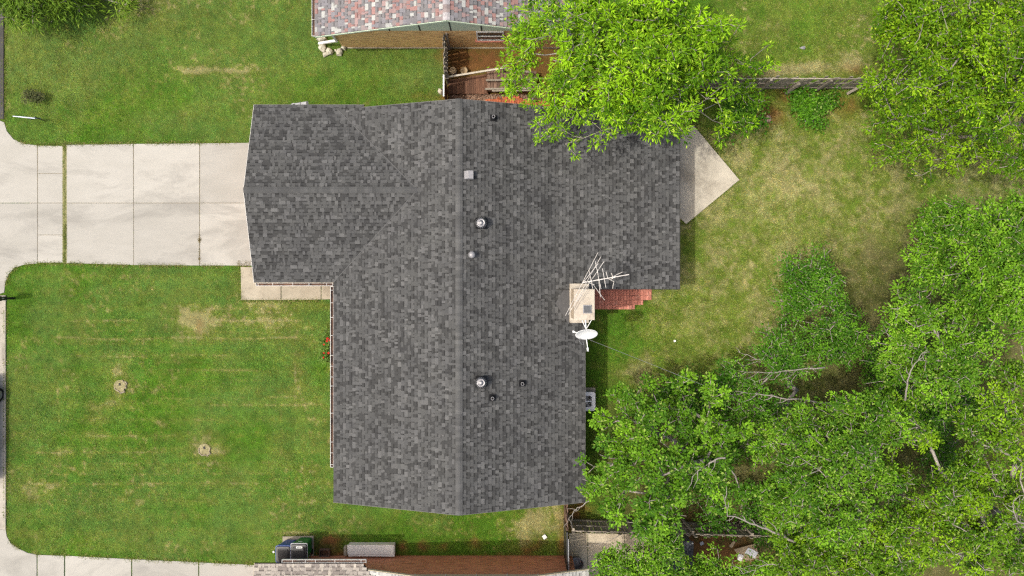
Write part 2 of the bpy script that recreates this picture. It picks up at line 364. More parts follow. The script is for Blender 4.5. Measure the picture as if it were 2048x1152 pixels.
# ------------------------------------------------------------------ turf colour map
LINES = [(619,350,480,.5),(641,120,600,.55),(663,180,560,.25),(677,110,600,.55),(711,150,470,.4),(727,230,420,.25),(741,330,520,.35),(762,380,600,.2),
         (795,330,640,.5),(808,400,640,.6),(838,150,480,.2),(872,200,350,.45),(905,60,330,.35),(926,150,560,.3),(948,60,560,.35),(966,60,640,.3),(985,150,560,.2),(1001,300,640,.2),
         (690,120,400,.2),(655,40,120,.2)]
SPOTS = [(398,640,32,20,1.15),(408,665,24,16,.9),(430,640,40,8,.7),(380,632,18,12,.8),(240,770,20,24,.9),(238,738,14,14,.6),(222,805,26,14,.6),(325,850,9,8,.9),(410,900,30,26,.75),(440,905,14,14,.7),
         (60,985,28,16,.7),(100,970,30,14,.6),(190,830,16,24,.5),(200,872,24,10,.6),(130,905,20,12,.6),(440,140,80,6,.7),(485,142,34,7,.8),(395,146,24,6,.7),(560,605,70,10,.5),(500,585,24,20,.55),
         (560,650,30,26,.4),(475,560,24,18,.5),(60,1070,60,18,.4),(220,1080,70,14,.35),(1060,1055,50,26,.9),(1090,1030,40,20,.7),(1040,1085,40,16,.8),(1120,1040,10,50,.7),(590,1068,44,5,.8),
         (1640,138,60,9,1),(1590,145,50,8,.9),(1710,125,20,16,.9),(1540,150,40,6,.7),(70,190,18,10,.6),(520,640,40,30,.35),(600,760,20,60,.3),(590,700,10,60,.35),(545,790,60,14,.35),
         (1400,215,30,20,.3),(1270,790,50,40,.45),(1460,310,70,50,.16),(1560,330,90,60,.14),(1650,400,90,60,.12),(350,20,120,30,.25),(260,60,90,24,.2),(60,130,20,40,.2)]
SOIL = [(960,115,60,22,1),(910,120,26,26,.9),(1000,150,50,40,.6),(980,140,60,12,.8),(655,1095,24,18,.9),(670,1078,20,8,.8),(690,1112,40,8,.8),(805,1096,10,8,.9),(845,1094,12,8,.9),(770,1113,60,5,.6),(950,1088,14,12,.6),(885,1094,12,8,.55),
        (1070,1092,20,12,.6),(1050,1102,16,8,.7),(1125,1095,8,24,.7),(1000,1110,90,3,.4),(1545,232,24,18,.8),(1510,205,40,22,.7),(1580,195,16,10,.8),(1695,212,26,20,.7),(1720,140,26,9,.6),(1600,185,30,8,.7),(400,655,7,14,.5),
        (940,196,60,8,1),(900,200,20,10,.5),(1400,1090,90,40,1),(1480,1120,50,30,.8),(1850,470,24,20,.5),(1150,1040,24,40,.9)]
def turf(X, Y):
    n1 = fbm(X, Y, 160, 3); n2 = fbm(X, Y, 46, 11); n3 = fbm(X, Y, 12, 23, 3); nh = fbm(X, Y*3.0, 60, 31)
    back = sstep(1200, 1330, X + (n2-.5)*120) * sstep(205, 260, Y + (n2-.5)*60)
    woods = sstep(1480, 1720, X + (n1-.5)*300 + (Y-700)*0.5) * sstep(380, 560, Y+(n2-.5)*120)
    wood2 = sstep(1150,1260,X)*sstep(770,900,Y + (n2-.5)*90)
    woods = np.maximum(woods, wood2)
    topr = sstep(1400, 1460, X) * (1-sstep(150, 175, Y))
    nleft = (1-sstep(640, 900, X)) * (1-sstep(200,290,Y))
    d = 0.13 + 0.50*back + 0.24*topr + 0.10*nleft
    d = d + (n1-.5)*0.35 + (n2-.5)*(0.45+0.25*back) + (n3-.5)*(0.4+0.2*back)
    front = (X < 680) & (Y > 500)
    gap = fbm(X, Y, 26, 41, 3)
    for (y, x0, x1, a) in LINES:
        wob = (vnoise(X/120.0, Y*0+y, 5)-.5)*5
        l = np.exp(-((Y-y-wob)/1.6)**2)*sstep(x0-20, x0+20, X)*(1-sstep(x1-20, x1+20, X))*sstep(.30,.55,gap)
        d = np.where(front, np.maximum(d, np.minimum(d + l*a*1.5, .62)), d)
    for (xl, y0, y1, a) in ((119,670,960,.4),(591,660,880,.4),(610,700,960,.25),(560,800,960,.2)):
        wob = (vnoise(Y/80.0, X*0+xl, 6)-.5)*8
        d = np.where(front, d + np.exp(-((X-xl-wob)/1.8)**2)*sstep(y0-10,y0+20,Y)*(1-sstep(y1-10,y1+20,Y))*a*sstep(.4,.6,gap)*1.3, d)
    d = np.where(front, d + (np.sin(Y/16.0*math.pi)*0.085), d)
    fl = fbm(X, Y, 6.5, 61, 2); big = fbm(X, Y, 70, 67, 2)
    d = d + sstep(.58,.78,fl)*(.10+.45*sstep(.4,.7,big))*(1-.3*back) - sstep(.6,.75,1-fl)*.15
    for x, y, rx, ry, a in SPOTS: d = d + .82*a*gauss(X+(n2-.5)*rx*1.6, Y+(n2-.5)*ry*1.6+(n3-.5)*ry, x, y, rx, ry)*(0.45+0.9*n3)
    s = np.zeros(X.shape)
    for x, y, rx, ry, a in SOIL: s = s + a*gauss(X+(n2-.5)*rx*1.4, Y+(n3-.5)*ry*1.8, x, y, rx, ry)*(0.55+0.8*n3)
    dirtyard = ((X > 893) & (Y < 215) & (Y > 90)) * (1-sstep(1180,1320,X+(n2-.5)*90))
    s = np.maximum(s, dirtyard*(0.6+0.5*n2))
    edge = np.clip(s, 0, 1)
    return np.clip(d, 0, 1), edge, np.clip(woods*0.9, 0, 1), n1, n2, n3, back
def turfcol(X, Y, jit=None):
    d, s, w, n1, n2, n3, back = turf(X, Y)
    lush = np.array([.090,.202,.017]); cool = np.array([.122,.214,.046]); straw = np.array([.35,.335,.14]); yel = np.array([.180,.225,.038])
    soil = np.array([.26,.125,.045]); litter = np.array([.095,.088,.034])
    nl = sstep(.35,.65,n1)*(X < 900)*0.7; topl = (1-sstep(60,230,Y))*(X<900)*0.7
    k = np.clip(nl+topl,0,1)[...,None]
    c = lush*(1-k) + cool*k
    dd = np.clip(d*1.0, 0, 1)[...,None]
    dd = np.clip(dd*(1.0+.0*dd),0,1)
    c = np.where(dd < .5, c*(1-2*dd*.8) + yel*(2*dd*.8), (c*.2+yel*.8)*(1-(2*dd-1)) + straw*(2*dd-1))
    c = c*(1-.72*w[...,None]) + litter*.72*w[...,None]
    mot = fbm(X, Y, 8, 91, 3); mot2 = fbm(X, Y, 30, 95, 2)
    c = c*(.50+.62*mot+.36*mot2)[...,None]
    c = c*(1-s[...,None]) + soil*s[...,None]*(0.6+0.7*n3[...,None])
    return c, d, s, w, n3

# ground grid
gx = np.linspace(-6, 2110, 508); gy = np.linspace(-60, 1215, 310)
GX, GY = np.meshgrid(gx, gy)
col, d_, s_, w_, n3_ = turfcol(GX, GY)
vz = (fbm(GX, GY, 120, 77)-.5)*0.02
hard = np.zeros(GX.shape, bool)
V = np.stack([(GX-1024)*S0, -(GY-576)*S0, vz], -1).reshape(-1, 3)
idx = np.arange(GX.size).reshape(GX.shape)
F = np.stack([idx[:-1,:-1], idx[1:,:-1], idx[1:,1:], idx[:-1,1:]], -1).reshape(-1, 4)
np_mesh('lawn', V, F, (col*(0.62))[...].reshape(-1,3), M_ground, kind='structure')
mb = MB()
X0, X1, Y0, Y1 = (-60-1024)*S0+.03, (2110-1024)*S0-.03, -(1215-576)*S0+.03, (576+60)*S0-.03
B = 700
for a in ((-B,-B,X0,B),(X1,-B,B,B),(X0,-B,X1,Y0),(X0,Y1,X1,B)):
    mb.add([(a[0],a[1],-.03),(a[2],a[1],-.03),(a[2],a[3],-.03),(a[0],a[3],-.03)], [(0,1,2,3)])
mb.build('ground', M_outer, kind='structure')

# grass blades
def grass():
    n = 1500000
    X = rng.uniform(-30, 2080, n); Y = rng.uniform(-30, 1182, n)
    c, d, s, w, n3 = turfcol(X, Y)
    jx = X + rng.normal(0, 3.4, n)*rng.random(n)**1.5; jy = Y + rng.normal(0, 3.4, n)*rng.random(n)**1.5
    keep = np.ones(n, bool)
    for p in HARD: keep &= ~inpoly(jx, jy, p)
    for p in HOUSE_F + [BRICKP, DECKP]: keep &= ~inpoly(X, Y, p)
    dens = np.clip(1 - 0.92*s, 0.02, 1)*(1-0.35*w)*(0.55+0.6*n3)
    keep &= rng.random(n) < dens
    X, Y, c, d, w = X[keep], Y[keep], c[keep], d[keep], w[keep]; n = len(X)
    x = (X-1024)*S0; y = -(Y-576)*S0
    L = rng.uniform(.045, .10, n)*(1-.3*d); wd = rng.uniform(.008, .016, n)
    a = rng.uniform(0, 2*math.pi, n); tilt = rng.uniform(.15, .95, n)
    dx, dy = np.cos(a), np.sin(a)
    base = np.stack([x, y, np.full(n, -.004)], 1)
    tip = base + np.stack([dx*L*np.cos(tilt), dy*L*np.cos(tilt), L*np.sin(tilt)*.75+.006], 1)
    sd = np.stack([-dy*wd, dx*wd, np.zeros(n)], 1)
    V = np.stack([base+sd, base-sd, tip], 1).reshape(-1, 3)
    mu = rng.normal(1, .20, n)[:,None].clip(.45, 1.8)
    hue = rng.normal(0, .13, n)[:,None]
    c = c*mu*1.15*np.concatenate([1+hue, np.ones((n,1)), 1-hue], 1)
    st = rng.random(n) < (.015+.22*d)
    c[st] = c[st]*.45 + np.array([.36,.32,.16])*.55
    C = np.repeat(c.clip(0,1), 3, 0)
    np_mesh('grass', V, np.arange(3*n).reshape(-1, 3), C, M_blade, kind='stuff')
grass()

# ------------------------------------------------------------------ road, kerb, driveway, walks
mb = MB(); mb.add([(-31,-400,-.012),(q(-7,0).x,-400,-.012),(q(-7,0).x,400,-.012),(-31,400,-.012)], [(0,1,2,3)])
mb.build('road', M_asph, kind='structure')
kerb = MB().build('kerb', M_kerb, kind='structure')
ys = [-420,-230,-60,120,238]; seg = [(-7,6.5,ys[i]+.7,ys[i+1]) for i in range(4)]
ys = [590,762,935,1059]; seg += [(-7,10.5,ys[i]+.7,ys[i+1]) for i in range(3)]
for i, (a, b, y0, y1) in enumerate(seg):
    m = MB(); m.prism(gp([(a,y0),(b,y0),(b,y1),(a,y1)]), -.1, .012, ch=.004)
    m.prism(gp([(b+.05,y0),(b+2.2,y0),(b+2.2,y1),(b+.05,y1)]), -.1, .055, ch=.01)
    m.build('kerb_stone', M_kerb if i > 3 else M_asph, kerb)
def slabs(root, polys, z, mat, name='slab'):
    o = MB().build(root, mat, kind='structure')
    for p in polys:
        m = MB(); m.prism(gp(p), -.08, z+rng.uniform(-.003,.003), ch=.008); m.build(name, mat, o)
    return o
drv = slabs('driveway', DRIVE.values(), .03, M_conc)
M_joint = surf('joint_silt', (0.27,0.235,0.17), (0.19,0.165,0.11), 9, .95, .2, 60, fine=.3)
for a,b,c,d in ((75,292,77,526),(267,288.5,269,529),(399,288,401,530),(60,405.3,560,407),(76,346,126,348),(76,469,126,471)):
    m = MB(); m.prism(gp([(a,b),(c,b),(c,d),(a,d)]), -.05, .017+(b>300)*.002); m.build('joint_filler', M_joint, drv)
m = MB(); m.prism(gp([(125.5,291),(134.5,289),(134.5,527),(125.5,526)]), -.05, .027); m.build('joint_filler', surf('joint_turf', (0.30,0.27,0.14), (0.20,0.21,0.08), 9, .95, .3, 50, fine=.4), drv)
slabs('walkway', WALK, .035, M_conc_old)
slabs('side_driveway', NDRV, .03, M_conc)
M_conc_tan = surf('concrete_tan', (0.66,0.58,0.43), (0.52,0.45,0.33), 1.6, 0.93, 0.2, 60, fine=0.2, objrand=0.08, dirt=((0.34,0.28,0.20),0.52,0.6))
M_conc_pat = surf('concrete_patio', (0.52,0.48,0.39), (0.42,0.385,0.31), 1.3, 0.93, 0.2, 60, fine=0.2, dirt=((0.27,0.24,0.19),0.50,0.7))
slabs('patio', [PATIO], .06, M_conc_pat)
slabs('back_pavement', SPATIO, .03, M_conc_tan)
m = MB(); m.prism(gp(BINPAD), -.05, .07, ch=.01)
m.build('concrete_pad', M_conc_old, label='small square concrete pad under the two wheelie bins', cat='concrete pad', loc=(*g2(597,1092),0))

# weeds in the joints of the driveway
def tuftfield(name, pts, cols, n, rad, L, parent=None, **kw):
    P = np.array(pts)[rng.integers(0, len(pts), n)] + rng.normal(0, 1, (n,2))*np.array(rad)
    x = (P[:,0]-1024)*S0; y = -(P[:,1]-576)*S0
    l = rng.uniform(.5,1,n)*L; a = rng.uniform(0, 2*math.pi, n); t = rng.uniform(.2,1.2,n)
    base = np.stack([x,y,np.full(n,.015)],1); dx,dy = np.cos(a),np.sin(a)
    tip = base+np.stack([dx*l*np.cos(t),dy*l*np.cos(t),l*np.sin(t)],1); sd = np.stack([-dy,dx,0*dx],1)*.012
    V = np.stack([base+sd,base-sd,tip],1).reshape(-1,3)
    c = np.array(cols)[rng.integers(0,len(cols),n)]*rng.uniform(.6,1.4,n)[:,None]
    return np_mesh(name, V, np.arange(3*n).reshape(-1,3), np.repeat(c,3,0), M_blade, parent, **kw)
pts = [(130+math.sin(y*.13)*1.0, y) for y in range(286,526,3)] + [(131,y) for y in range(450,500,2)]*2 + [(130,y) for y in range(505,528,2)]*2 + [(130,y) for y in range(287,300,2)]*2
tuftfield('joint_grass', pts, [(.14,.25,.03),(.22,.27,.06),(.36,.33,.15)], 9000, (1.7,2.0), .05, kind='stuff')
pts = [(400,y) for y in range(470,530,4)]+[(400,480),(400,481),(400,478),(400,518)]*6 + [(490+random.uniform(-14,14),528+random.uniform(-6,4)) for _ in range(40)]
tuftfield('joint_weeds', pts, [(.15,.14,.05),(.24,.19,.09),(.30,.25,.14)], 1500, (1.6,1.6), .06, kind='stuff')

def along(poly, step=1.6):
    out = []
    for (a,b),(c,d) in zip(poly[:-1], poly[1:]):
        n = max(1,int(math.hypot(c-a,d-b)/step)); out += [(a+(c-a)*i/n, b+(d-b)*i/n) for i in range(n)]
    return [p for p in out if fbm(np.array([p[0]]),np.array([p[1]]),22,55,2)[0] > .42]
EDGES = [[(10,248),(14,262),(28,279),(50,288),(75,291),(134,289.5),(267,287.5),(399,286.5),(500,286)], [(10,580),(18,548),(31,535),(50,528.5),(75,526),(134,526.5),(267,530.5),(400,531.5),(482,532)],
         [(12,1058),(14,1072),(22,1086),(38,1097),(57,1106),(74,1109),(129,1111),(263,1118),(397,1124),(510,1129)], [(482,540),(483,600),(563,600.5),(643,599.5),(668,598)],
         [(1387,252),(1478,360),(1372,448)], [(10,60),(9,238)], [(12,592),(13,760),(13,1056)], [(566,1071),(628,1070)]]
pts = sum([along(e) for e in EDGES], [])
tuftfield('edge_grass', pts, [(.10,.19,.02),(.14,.22,.03),(.20,.22,.05),(.32,.29,.13)], 16000, (2.6,2.4), .075, kind='stuff')

# ------------------------------------------------------------------ roofs
def wedge_mesh(name, mat):
    m = MB(); m.add([(0,0,0),(1,0,0),(1,1.12,0),(0,1.12,0),(0,0,1),(1,0,1),(1,1.12,.12),(0,1.12,.12)],
                    [(4,5,6,7),(0,1,5,4),(1,2,6,5),(3,0,4,7)]); return m.mesh(name, mat)
WEDGE = wedge_mesh('shingle', M_shing_o)
class Plane:
    """a roof plane: eave line from A to B (3D), rising towards 'up' (2D unit), slope"""
    def __init__(s, A, B, up, slope, run):
        s.A = Vector(A); s.B = Vector(B); s.slope = slope; s.run = run
        s.u = (s.B-s.A).normalized(); s.L = (s.B-s.A).length
        s.h = Vector((up[0], up[1], 0)); s.s = (s.h + Vector((0,0,slope))).normalized()
        s.n = s.u.cross(s.s); s.flip = s.n.z < 0
        if s.flip: s.n = -s.n
        s.S = run*math.sqrt(1+slope*slope)
    def z(s, x, y): return s.A.z + s.slope*((Vector((x,y,0))-s.A).dot(s.h))
    def pt(s, u, v, w=0): return s.A + s.u*u + s.s*v + s.n*w
def shingle_roof(root, roof, planes, palette, weights, n_single, covers, view, expo=.143, drop=0.0, band=True):
    """planes: list of (Plane, clip(v)->(u0,u1)); covers: functions z(x,y) of every other surface that may hide a tab"""
    V = []; C = []; singles = []
    for pl, clip in planes:
        nc = int(pl.S/expo)+1; e = pl.S/nc
        phase = random.uniform(0, 50)
        for i in range(nc):
            v0 = i*e; u0, u1 = clip(v0+.5*e)
            if u1-u0 < .05: continue
            u = u0; up = random.random() < .5
            flat = 0; tone = random.uniform(.93,1.05)
            while u < u1-1e-4:
                w = random.choice((.08,.10,.13,.15,.17,.2,.26)) if up else random.choice((.03,.04,.05,.08,.12,.15,.2))
                if u1-(u+w) < .04: w = u1-u
                c3 = pl.pt(u+w/2, v0+e/2)
                cl = float(vnoise(np.array([(c3.x+phase)*1.1]), np.array([c3.y*1.1]), 9)[0])
                ww = weights if up else (weights[0]*2.2, weights[1], weights[2]*.55) + tuple(x*.35 for x in weights[3:])
                k = random.choices(range(len(palette)), [ww[0], ww[1]*(1.6-cl*1.2), ww[2]*(.4+1.2*cl)] + list(ww[3:]))[0]
                f = tone*random.uniform(.94,1.06)
                cc = tuple(x*f for x in palette[k])
                hide = any(fz(c3.x, c3.y) > c3.z+.035 for fz in covers if fz is not pl.z)
                if not hide:
                    h = .014 if up else .006
                    it = (pl, u+.0015, v0+e*.05, w-.003, e*.95, h, cc, not up)
                    if up and k != 0 and n_single and view(c3, w): singles.append(it)
                    else: V.append(it)
                u += w; up = not up
    random.shuffle(singles); singles.sort(key=lambda t: -round(t[3], 2))
    V += singles[n_single:]; singles = singles[:n_single]
    allv = []; allc = []
    for pl, u, v, w, e, h, cc, low in V:
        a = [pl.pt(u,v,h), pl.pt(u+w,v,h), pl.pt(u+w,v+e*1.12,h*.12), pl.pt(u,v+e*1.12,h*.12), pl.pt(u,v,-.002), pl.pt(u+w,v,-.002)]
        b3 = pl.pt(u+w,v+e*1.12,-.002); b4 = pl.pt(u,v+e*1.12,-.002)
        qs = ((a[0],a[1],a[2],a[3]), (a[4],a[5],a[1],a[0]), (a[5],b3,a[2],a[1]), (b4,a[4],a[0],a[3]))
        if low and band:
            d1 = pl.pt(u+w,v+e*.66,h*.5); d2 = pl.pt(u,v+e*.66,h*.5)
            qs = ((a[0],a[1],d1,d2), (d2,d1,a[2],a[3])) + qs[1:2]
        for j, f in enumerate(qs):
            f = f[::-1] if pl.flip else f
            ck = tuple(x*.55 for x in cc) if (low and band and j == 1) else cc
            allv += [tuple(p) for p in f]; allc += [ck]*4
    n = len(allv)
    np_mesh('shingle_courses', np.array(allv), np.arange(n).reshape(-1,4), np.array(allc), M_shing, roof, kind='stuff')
    for pl, u, v, w, e, h, cc, low in singles:
        if pl.flip: M = Matrix((-pl.u, pl.s, pl.n)).transposed(); p = pl.pt(u+w, v, .0005)
        else: M = Matrix((pl.u, pl.s, pl.n)).transposed(); p = pl.pt(u, v, .0005)
        piece('shingle', WEDGE, roof, p, M.to_euler(), (w, e, h), (*cc, 1))
def ridge_caps(roof, A, B, slope, palette, e=.143, half=.135):
    A = Vector(A); B = Vector(B); d = (B-A).normalized(); L = (B-A).length; sd = Vector((-d.y, d.x, 0))
    m = MB(); zz = -half*slope
    m.add([(0,-half,zz+.022),(0,-.03,.016),(0,.03,.016),(0,half,zz+.022),(e*1.15,-half,zz+.010),(e*1.15,-.03,.004),(e*1.15,.03,.004),(e*1.15,half,zz+.010),
           (0,-half,zz-.01),(0,half,zz-.01),(e*1.15,-half,zz-.01),(e*1.15,half,zz-.01)],
          [(0,4,5,1),(1,5,6,2),(2,6,7,3),(0,1,2,3,9,8),(8,10,4,0),(9,3,7,11)])
    me = m.mesh('ridge_cap', M_shing_o)
    n = int(L/e); ang = math.atan2(d.y, d.x)
    for i in range(n):
        c = random.choice(palette); f = random.uniform(.9,1.12)
        piece('ridge_cap', me, roof, A + d*(i*L/n) + Vector((0,0,.012)), (0,0,ang), None, (*[x*f for x in c],1))
def edge_boards(mb, pts, t=.02, h=.13, dz=-.018):
    for a, b in zip(pts[:-1], pts[1:]):
        a = Vector(a)+Vector((0,0,dz-h/2)); b = Vector(b)+Vector((0,0,dz-h/2)); mb.bar(a, b, t, h)

GREY = [(.056,.057,.0565),(.086,.088,.087),(.105,.107,.106),(.127,.129,.128)]
ZE = 2.35; ZR = 4.0; XR = -1.967; XW = -7.03; XE = 2.875; YN = 7.01; YS = -8.43
SW = (ZR-ZE)/(XR-XW); SE = (ZR-ZE)/(XE-XR)
WX = -10.16; WYN = 7.21; WYS = .217; WYR = (WYN+WYS)/2; SG = .322; WZR = ZE + SG*(WYN-WYR); WXJ = XW + (WZR-ZE)/SW
XB = 1.667; ZB = ZR - SE*(XB-XR); EX = 6.61; EZ = 2.32; SX = (ZB-EZ)/(EX-XB); EYS = -.04
house = thing('house', 'single storey house under the large dark grey shingle roof in the middle', 'house', (-1.97, -.7, 0))
pw = Plane((XW,YS,ZE),(XW,YN,ZE),(1,0),SW,XR-XW)
pe = Plane((XE,YS,ZE),(XE,YN,ZE),(-1,0),SE,XE-XR)
pgn = Plane((WX,WYN,ZE),(WXJ+.4,WYN,ZE),(0,-1),SG,WYN-WYR)
pgs = Plane((WX,WYS,ZE),(WXJ+.4,WYS,ZE),(0,1),SG,WYR-WYS)
px = Plane((EX,EYS,EZ),(EX,YN,EZ),(-1,0),SX,EX-XB)
m = MB()
dz = Vector((0,0,-.004))
m.slab3([Vector((XW,YS,ZE))+dz,Vector((XR,YS,ZR))+dz,Vector((XR,YN,ZR))+dz,Vector((XW,YN,ZE))+dz], .11)
m.slab3([Vector((XE,YS,ZE))+dz,Vector((XE,EYS-.01,ZE))+dz,Vector((XB,EYS-.01,ZB))+dz,Vector((XB,YN-.004,ZB))+dz,Vector((XR+.002,YN-.004,ZR))+dz,Vector((XR+.002,YS,ZR))+dz], .112)
m.slab3([Vector((EX,EYS,EZ))+dz,Vector((EX,YN,EZ))+dz,Vector((XB+.002,YN,ZB))+dz,Vector((XB+.002,EYS,ZB))+dz], .13)
dz = Vector((0,0,-.005))
m.slab3([Vector((WX,WYN,ZE))+dz,Vector((WX,WYR,WZR))+dz,Vector((WXJ,WYR,WZR))+dz,Vector((XW+.02,WYN,ZE))+dz], .109)
m.slab3([Vector((WX,WYS,ZE))+dz,Vector((WX,WYR-.002,WZR))+dz,Vector((WXJ,WYR-.002,WZR))+dz,Vector((XW+.02,WYS,ZE))+dz], .109)
ZN = ZE+SG*(WYN-YN)
m.slab3([Vector((XW+.021,WYN,ZE))+dz,Vector((XW+1.2,WYN,ZE))+dz,Vector((XW+1.2,YN+.002,ZN))+dz,Vector((XW+.021,YN+.002,ZN))+dz], .108)
roof = m.build('roof', M_deck, house)
def c_rect(pl): return lambda v: (0, pl.L)
def c_east(v):
    x = XE - v*math.cos(math.atan(SE))
    return (0, (YN-YS) if x < XB+.02 else (EYS-YS))
def c_wing(pl, sgn):
    def f(v):
        run = v*math.cos(math.atan(SG)); z = ZE+SG*run; xv = XW + (z-ZE)/SW
        if sgn > 0 and run < WYN-YN+.02: return (0, XW+1.2-WX)
        return (0, xv-WX+.12)
    return f
shingle_roof(house, roof, [(pw, c_rect(pw)), (pe, c_east), (pgn, c_wing(pgn,1)), (pgs, c_wing(pgs,-1)), (px, c_rect(px))],
             GREY, (.21,.5,.30,.11), 300,
             [pw.z if False else (lambda x,y: pw.z(x,y) if x < XR and y < YN else -9), lambda x,y: max(-9, min(pgn.z(x,y), pgs.z(x,y))) if x > WX and x < WXJ else -9],
             lambda c, w: not (c.x > 1.0 and c.y > 4.6))
ridge_caps(roof, (XR,YS,ZR), (XR,YN,ZR), SW, [(.100,.102,.101),(.112,.114,.113),(.088,.090,.089)])
ridge_caps(roof, (WX,WYR,WZR), (WXJ+.15,WYR,WZR), SG, [(.092,.094,.093),(.100,.102,.101),(.084,.086,.085)], half=.115)
m = MB()
for pts in ([(WX-.012,WYN,ZE),(WX-.012,WYR,WZR),(WX-.012,WYS,ZE)], [(XW,YS-.012,ZE),(XR,YS-.012,ZR),(XE,YS-.012,ZE)], [(XW+1.21,YN+.012,ZE+1.21*SW),(XR,YN+.012,ZR),(XB,YN+.012,ZB)],
            [(WX,WYN+.012,ZE),(XW+1.2,WYN+.012,ZE)], [(XE+.012,YS,ZE),(XE+.012,EYS-1.4,ZE)]):
    m = MB(); edge_boards(m, pts, .012 if pts[0][0] < WX else .02, .13, -.016); m.build('fascia', M_white if pts[0][0] < WX else M_fasc, house)
m = MB(); edge_boards(m, [(EX+.012,EYS,EZ),(EX+.012,YN,EZ)], .02, .13, -.006); m.build('drip_edge', M_dark, house); m = MB(); edge_boards(m, [(EX,EYS-.012,EZ),(XB,EYS-.012,ZB)], .02, .13, -.006)
m.build('drip_edge', M_dark, house)
for A_, B_ in (((XW+.19*SG/SW,WYN-.2,ZE+SG*.2),(WXJ,WYR,WZR)),((XW+.02,WYS+.02,ZE+.006),(WXJ,WYR,WZR))):
    m = MB(); m.bar(Vector(A_)+Vector((0,0,.018)), Vector(B_)+Vector((0,0,.018)), .035, .006); m.build('valley_strip', surf('valley_felt',(.108,.110,.109),(.09,.092,.091),6,.92,.2,120,fine=.3) if 'valley_felt' not in bpy.data.materials else bpy.data.materials['valley_felt'], house)
# walls
m = MB()
m.box(XW+.45,YS+.35,0,XE-.45,YN-.35,ZE-.1)
m.add([(XW+.45,YS+.35,ZE-.1),(XE-.45,YS+.35,ZE-.1),(XR,YS+.35,ZR-.25),(XW+.45,YN-.35,ZE-.1),(XE-.45,YN-.35,ZE-.1),(XR,YN-.35,ZR-.25)], [(0,1,2),(4,3,5)], 1)
m.box(WX+.38,WYS+.45,0,XW+.449,WYN-.45,ZE-.08)
m.add([(WX+.38,WYS+.45,ZE-.08),(WX+.38,WYN-.45,ZE-.08),(WX+.38,WYR,WZR-.25)], [(1,0,2)], 1)
m.box(XE-.451,EYS+.35,0,EX-.45,YN-.352,EZ-.12)
m.build('wall', [M_brick_red, M_cream], house)
# gutters: a channel with a white front lip, straps and silt
def gutter(root, A, B, out, straps, name='gutter', w=.125, h=.09):
    A = Vector(A); B = Vector(B); o = Vector(out); d = (B-A).normalized(); m = MB()
    m.bar(A+o*(w-.009)+Vector((0,0,-h/2)), B+o*(w-.009)+Vector((0,0,-h/2)), .014, h)
    m.bar(A+o*.004+Vector((0,0,-h/2-.012)), B+o*.004+Vector((0,0,-h/2-.012)), .006, h-.02)
    m.bar(A+o*(w/2)+Vector((0,0,-h+.004)), B+o*(w/2)+Vector((0,0,-h+.004)), w-.02, .008)
    for P in (A+d*.006, B-d*.006): m.bar(P+o*.008+Vector((0,0,-h/2)), P+o*(w-.02)+Vector((0,0,-h/2)), .012, h)
    gt = m.build(name, M_white, root)
    s = MB(); s.bar(A+o*(w/2)+d*.02+Vector((0,0,-h+.022)), B+o*(w/2)-d*.02+Vector((0,0,-h+.022)), w-.035, .026); s.build('silt', M_gutin, gt)
    L = (B-A).length
    for t in straps:
        P = A+d*L*t; k = MB(); k.bar(P+o*.004+Vector((0,0,.004)), P+o*(w-.002)+Vector((0,0,.003)), .012, .006); k.build('strap', M_white, gt)
gutter(house, (WX+.06,WYS-.015,ZE-.03), (XW-.03,WYS-.015,ZE-.03), (0,-1,0), (.03,.22,.48,.69,.92))
gutter(house, (XW-.012,WYS-.16,ZE-.03), (XW-.012,q(0,935,ZE).y,ZE-.03), (-1,0,0), (.02,.09,.17,.27,.38,.44,.5,.55,.7,.86,.92,.985))
# chimney
ch = MB(); cx0,cx1 = 2.235,2.94
ch.box(cx0,-1.32,0,cx1,.15,3.05); ch.box(cx0+.02,-1.13,3.05,cx1-.02,-.04,4.88)
chim = ch.build('chimney', brickmat('chimney_brick', (0.5,0.40,0.28),(0.38,0.29,0.2),(0.55,0.48,0.36)), house)
m = MB(); m.add([(cx0-.02,-1.34,3.05),(cx1+.02,-1.34,3.05),(cx1+.02,.17,3.05),(cx0-.02,.17,3.05),(cx0-.02,-1.34,3.09),(cx1+.02,-1.34,3.09),(cx1+.02,.17,3.09),(cx0-.02,.17,3.09),
       (cx0+.02,-1.13,3.19),(cx1-.02,-1.13,3.19),(cx1-.02,-.04,3.19),(cx0+.02,-.04,3.19)],
      [(0,1,5,4),(1,2,6,5),(2,3,7,6),(3,0,4,7),(4,5,9,8),(5,6,10,9),(6,7,11,10),(7,4,8,11)])
m.build('shoulder_cap', M_cement, chim)
m = MB(); m.prism([(cx0-.02,-1.145),(cx1+.02,-1.145),(cx1+.02,-.035),(cx0-.02,-.035)], 4.88, 5.0, ch=.015); m.build('crown_slab', M_cement, chim)
m = MB(); c = q(1174.5,618.5,5.05); m.box(c.x-.15,c.y-.15,5.0,c.x+.15,c.y+.15,5.05); m.box(c.x-.125,c.y-.125,5.05,c.x+.125,c.y+.125,5.062,1); m.build('flue_cover', [M_metal_dull, M_flue], chim)
# cricket behind the chimney
m = MB(); zc = lambda x: ZR-SE*(x-XR)
m.add([(cx0-.55,-.59,zc(cx0-.55)+.03),(cx0,.3,zc(cx0)+.012),(cx0,-1.45,zc(cx0)+.012),(cx0,-.59,zc(cx0-.55)+.03),(cx0,.3,zc(cx0)-.02),(cx0,-1.45,zc(cx0)-.02)], [(0,3,1),(0,2,3),(1,3,2,5,4)])
m.build('chimney_saddle', surf('saddle_shingle', (.10,.10,.099),(.078,.078,.079), 8, .92, .2, 150, fine=.35), house)

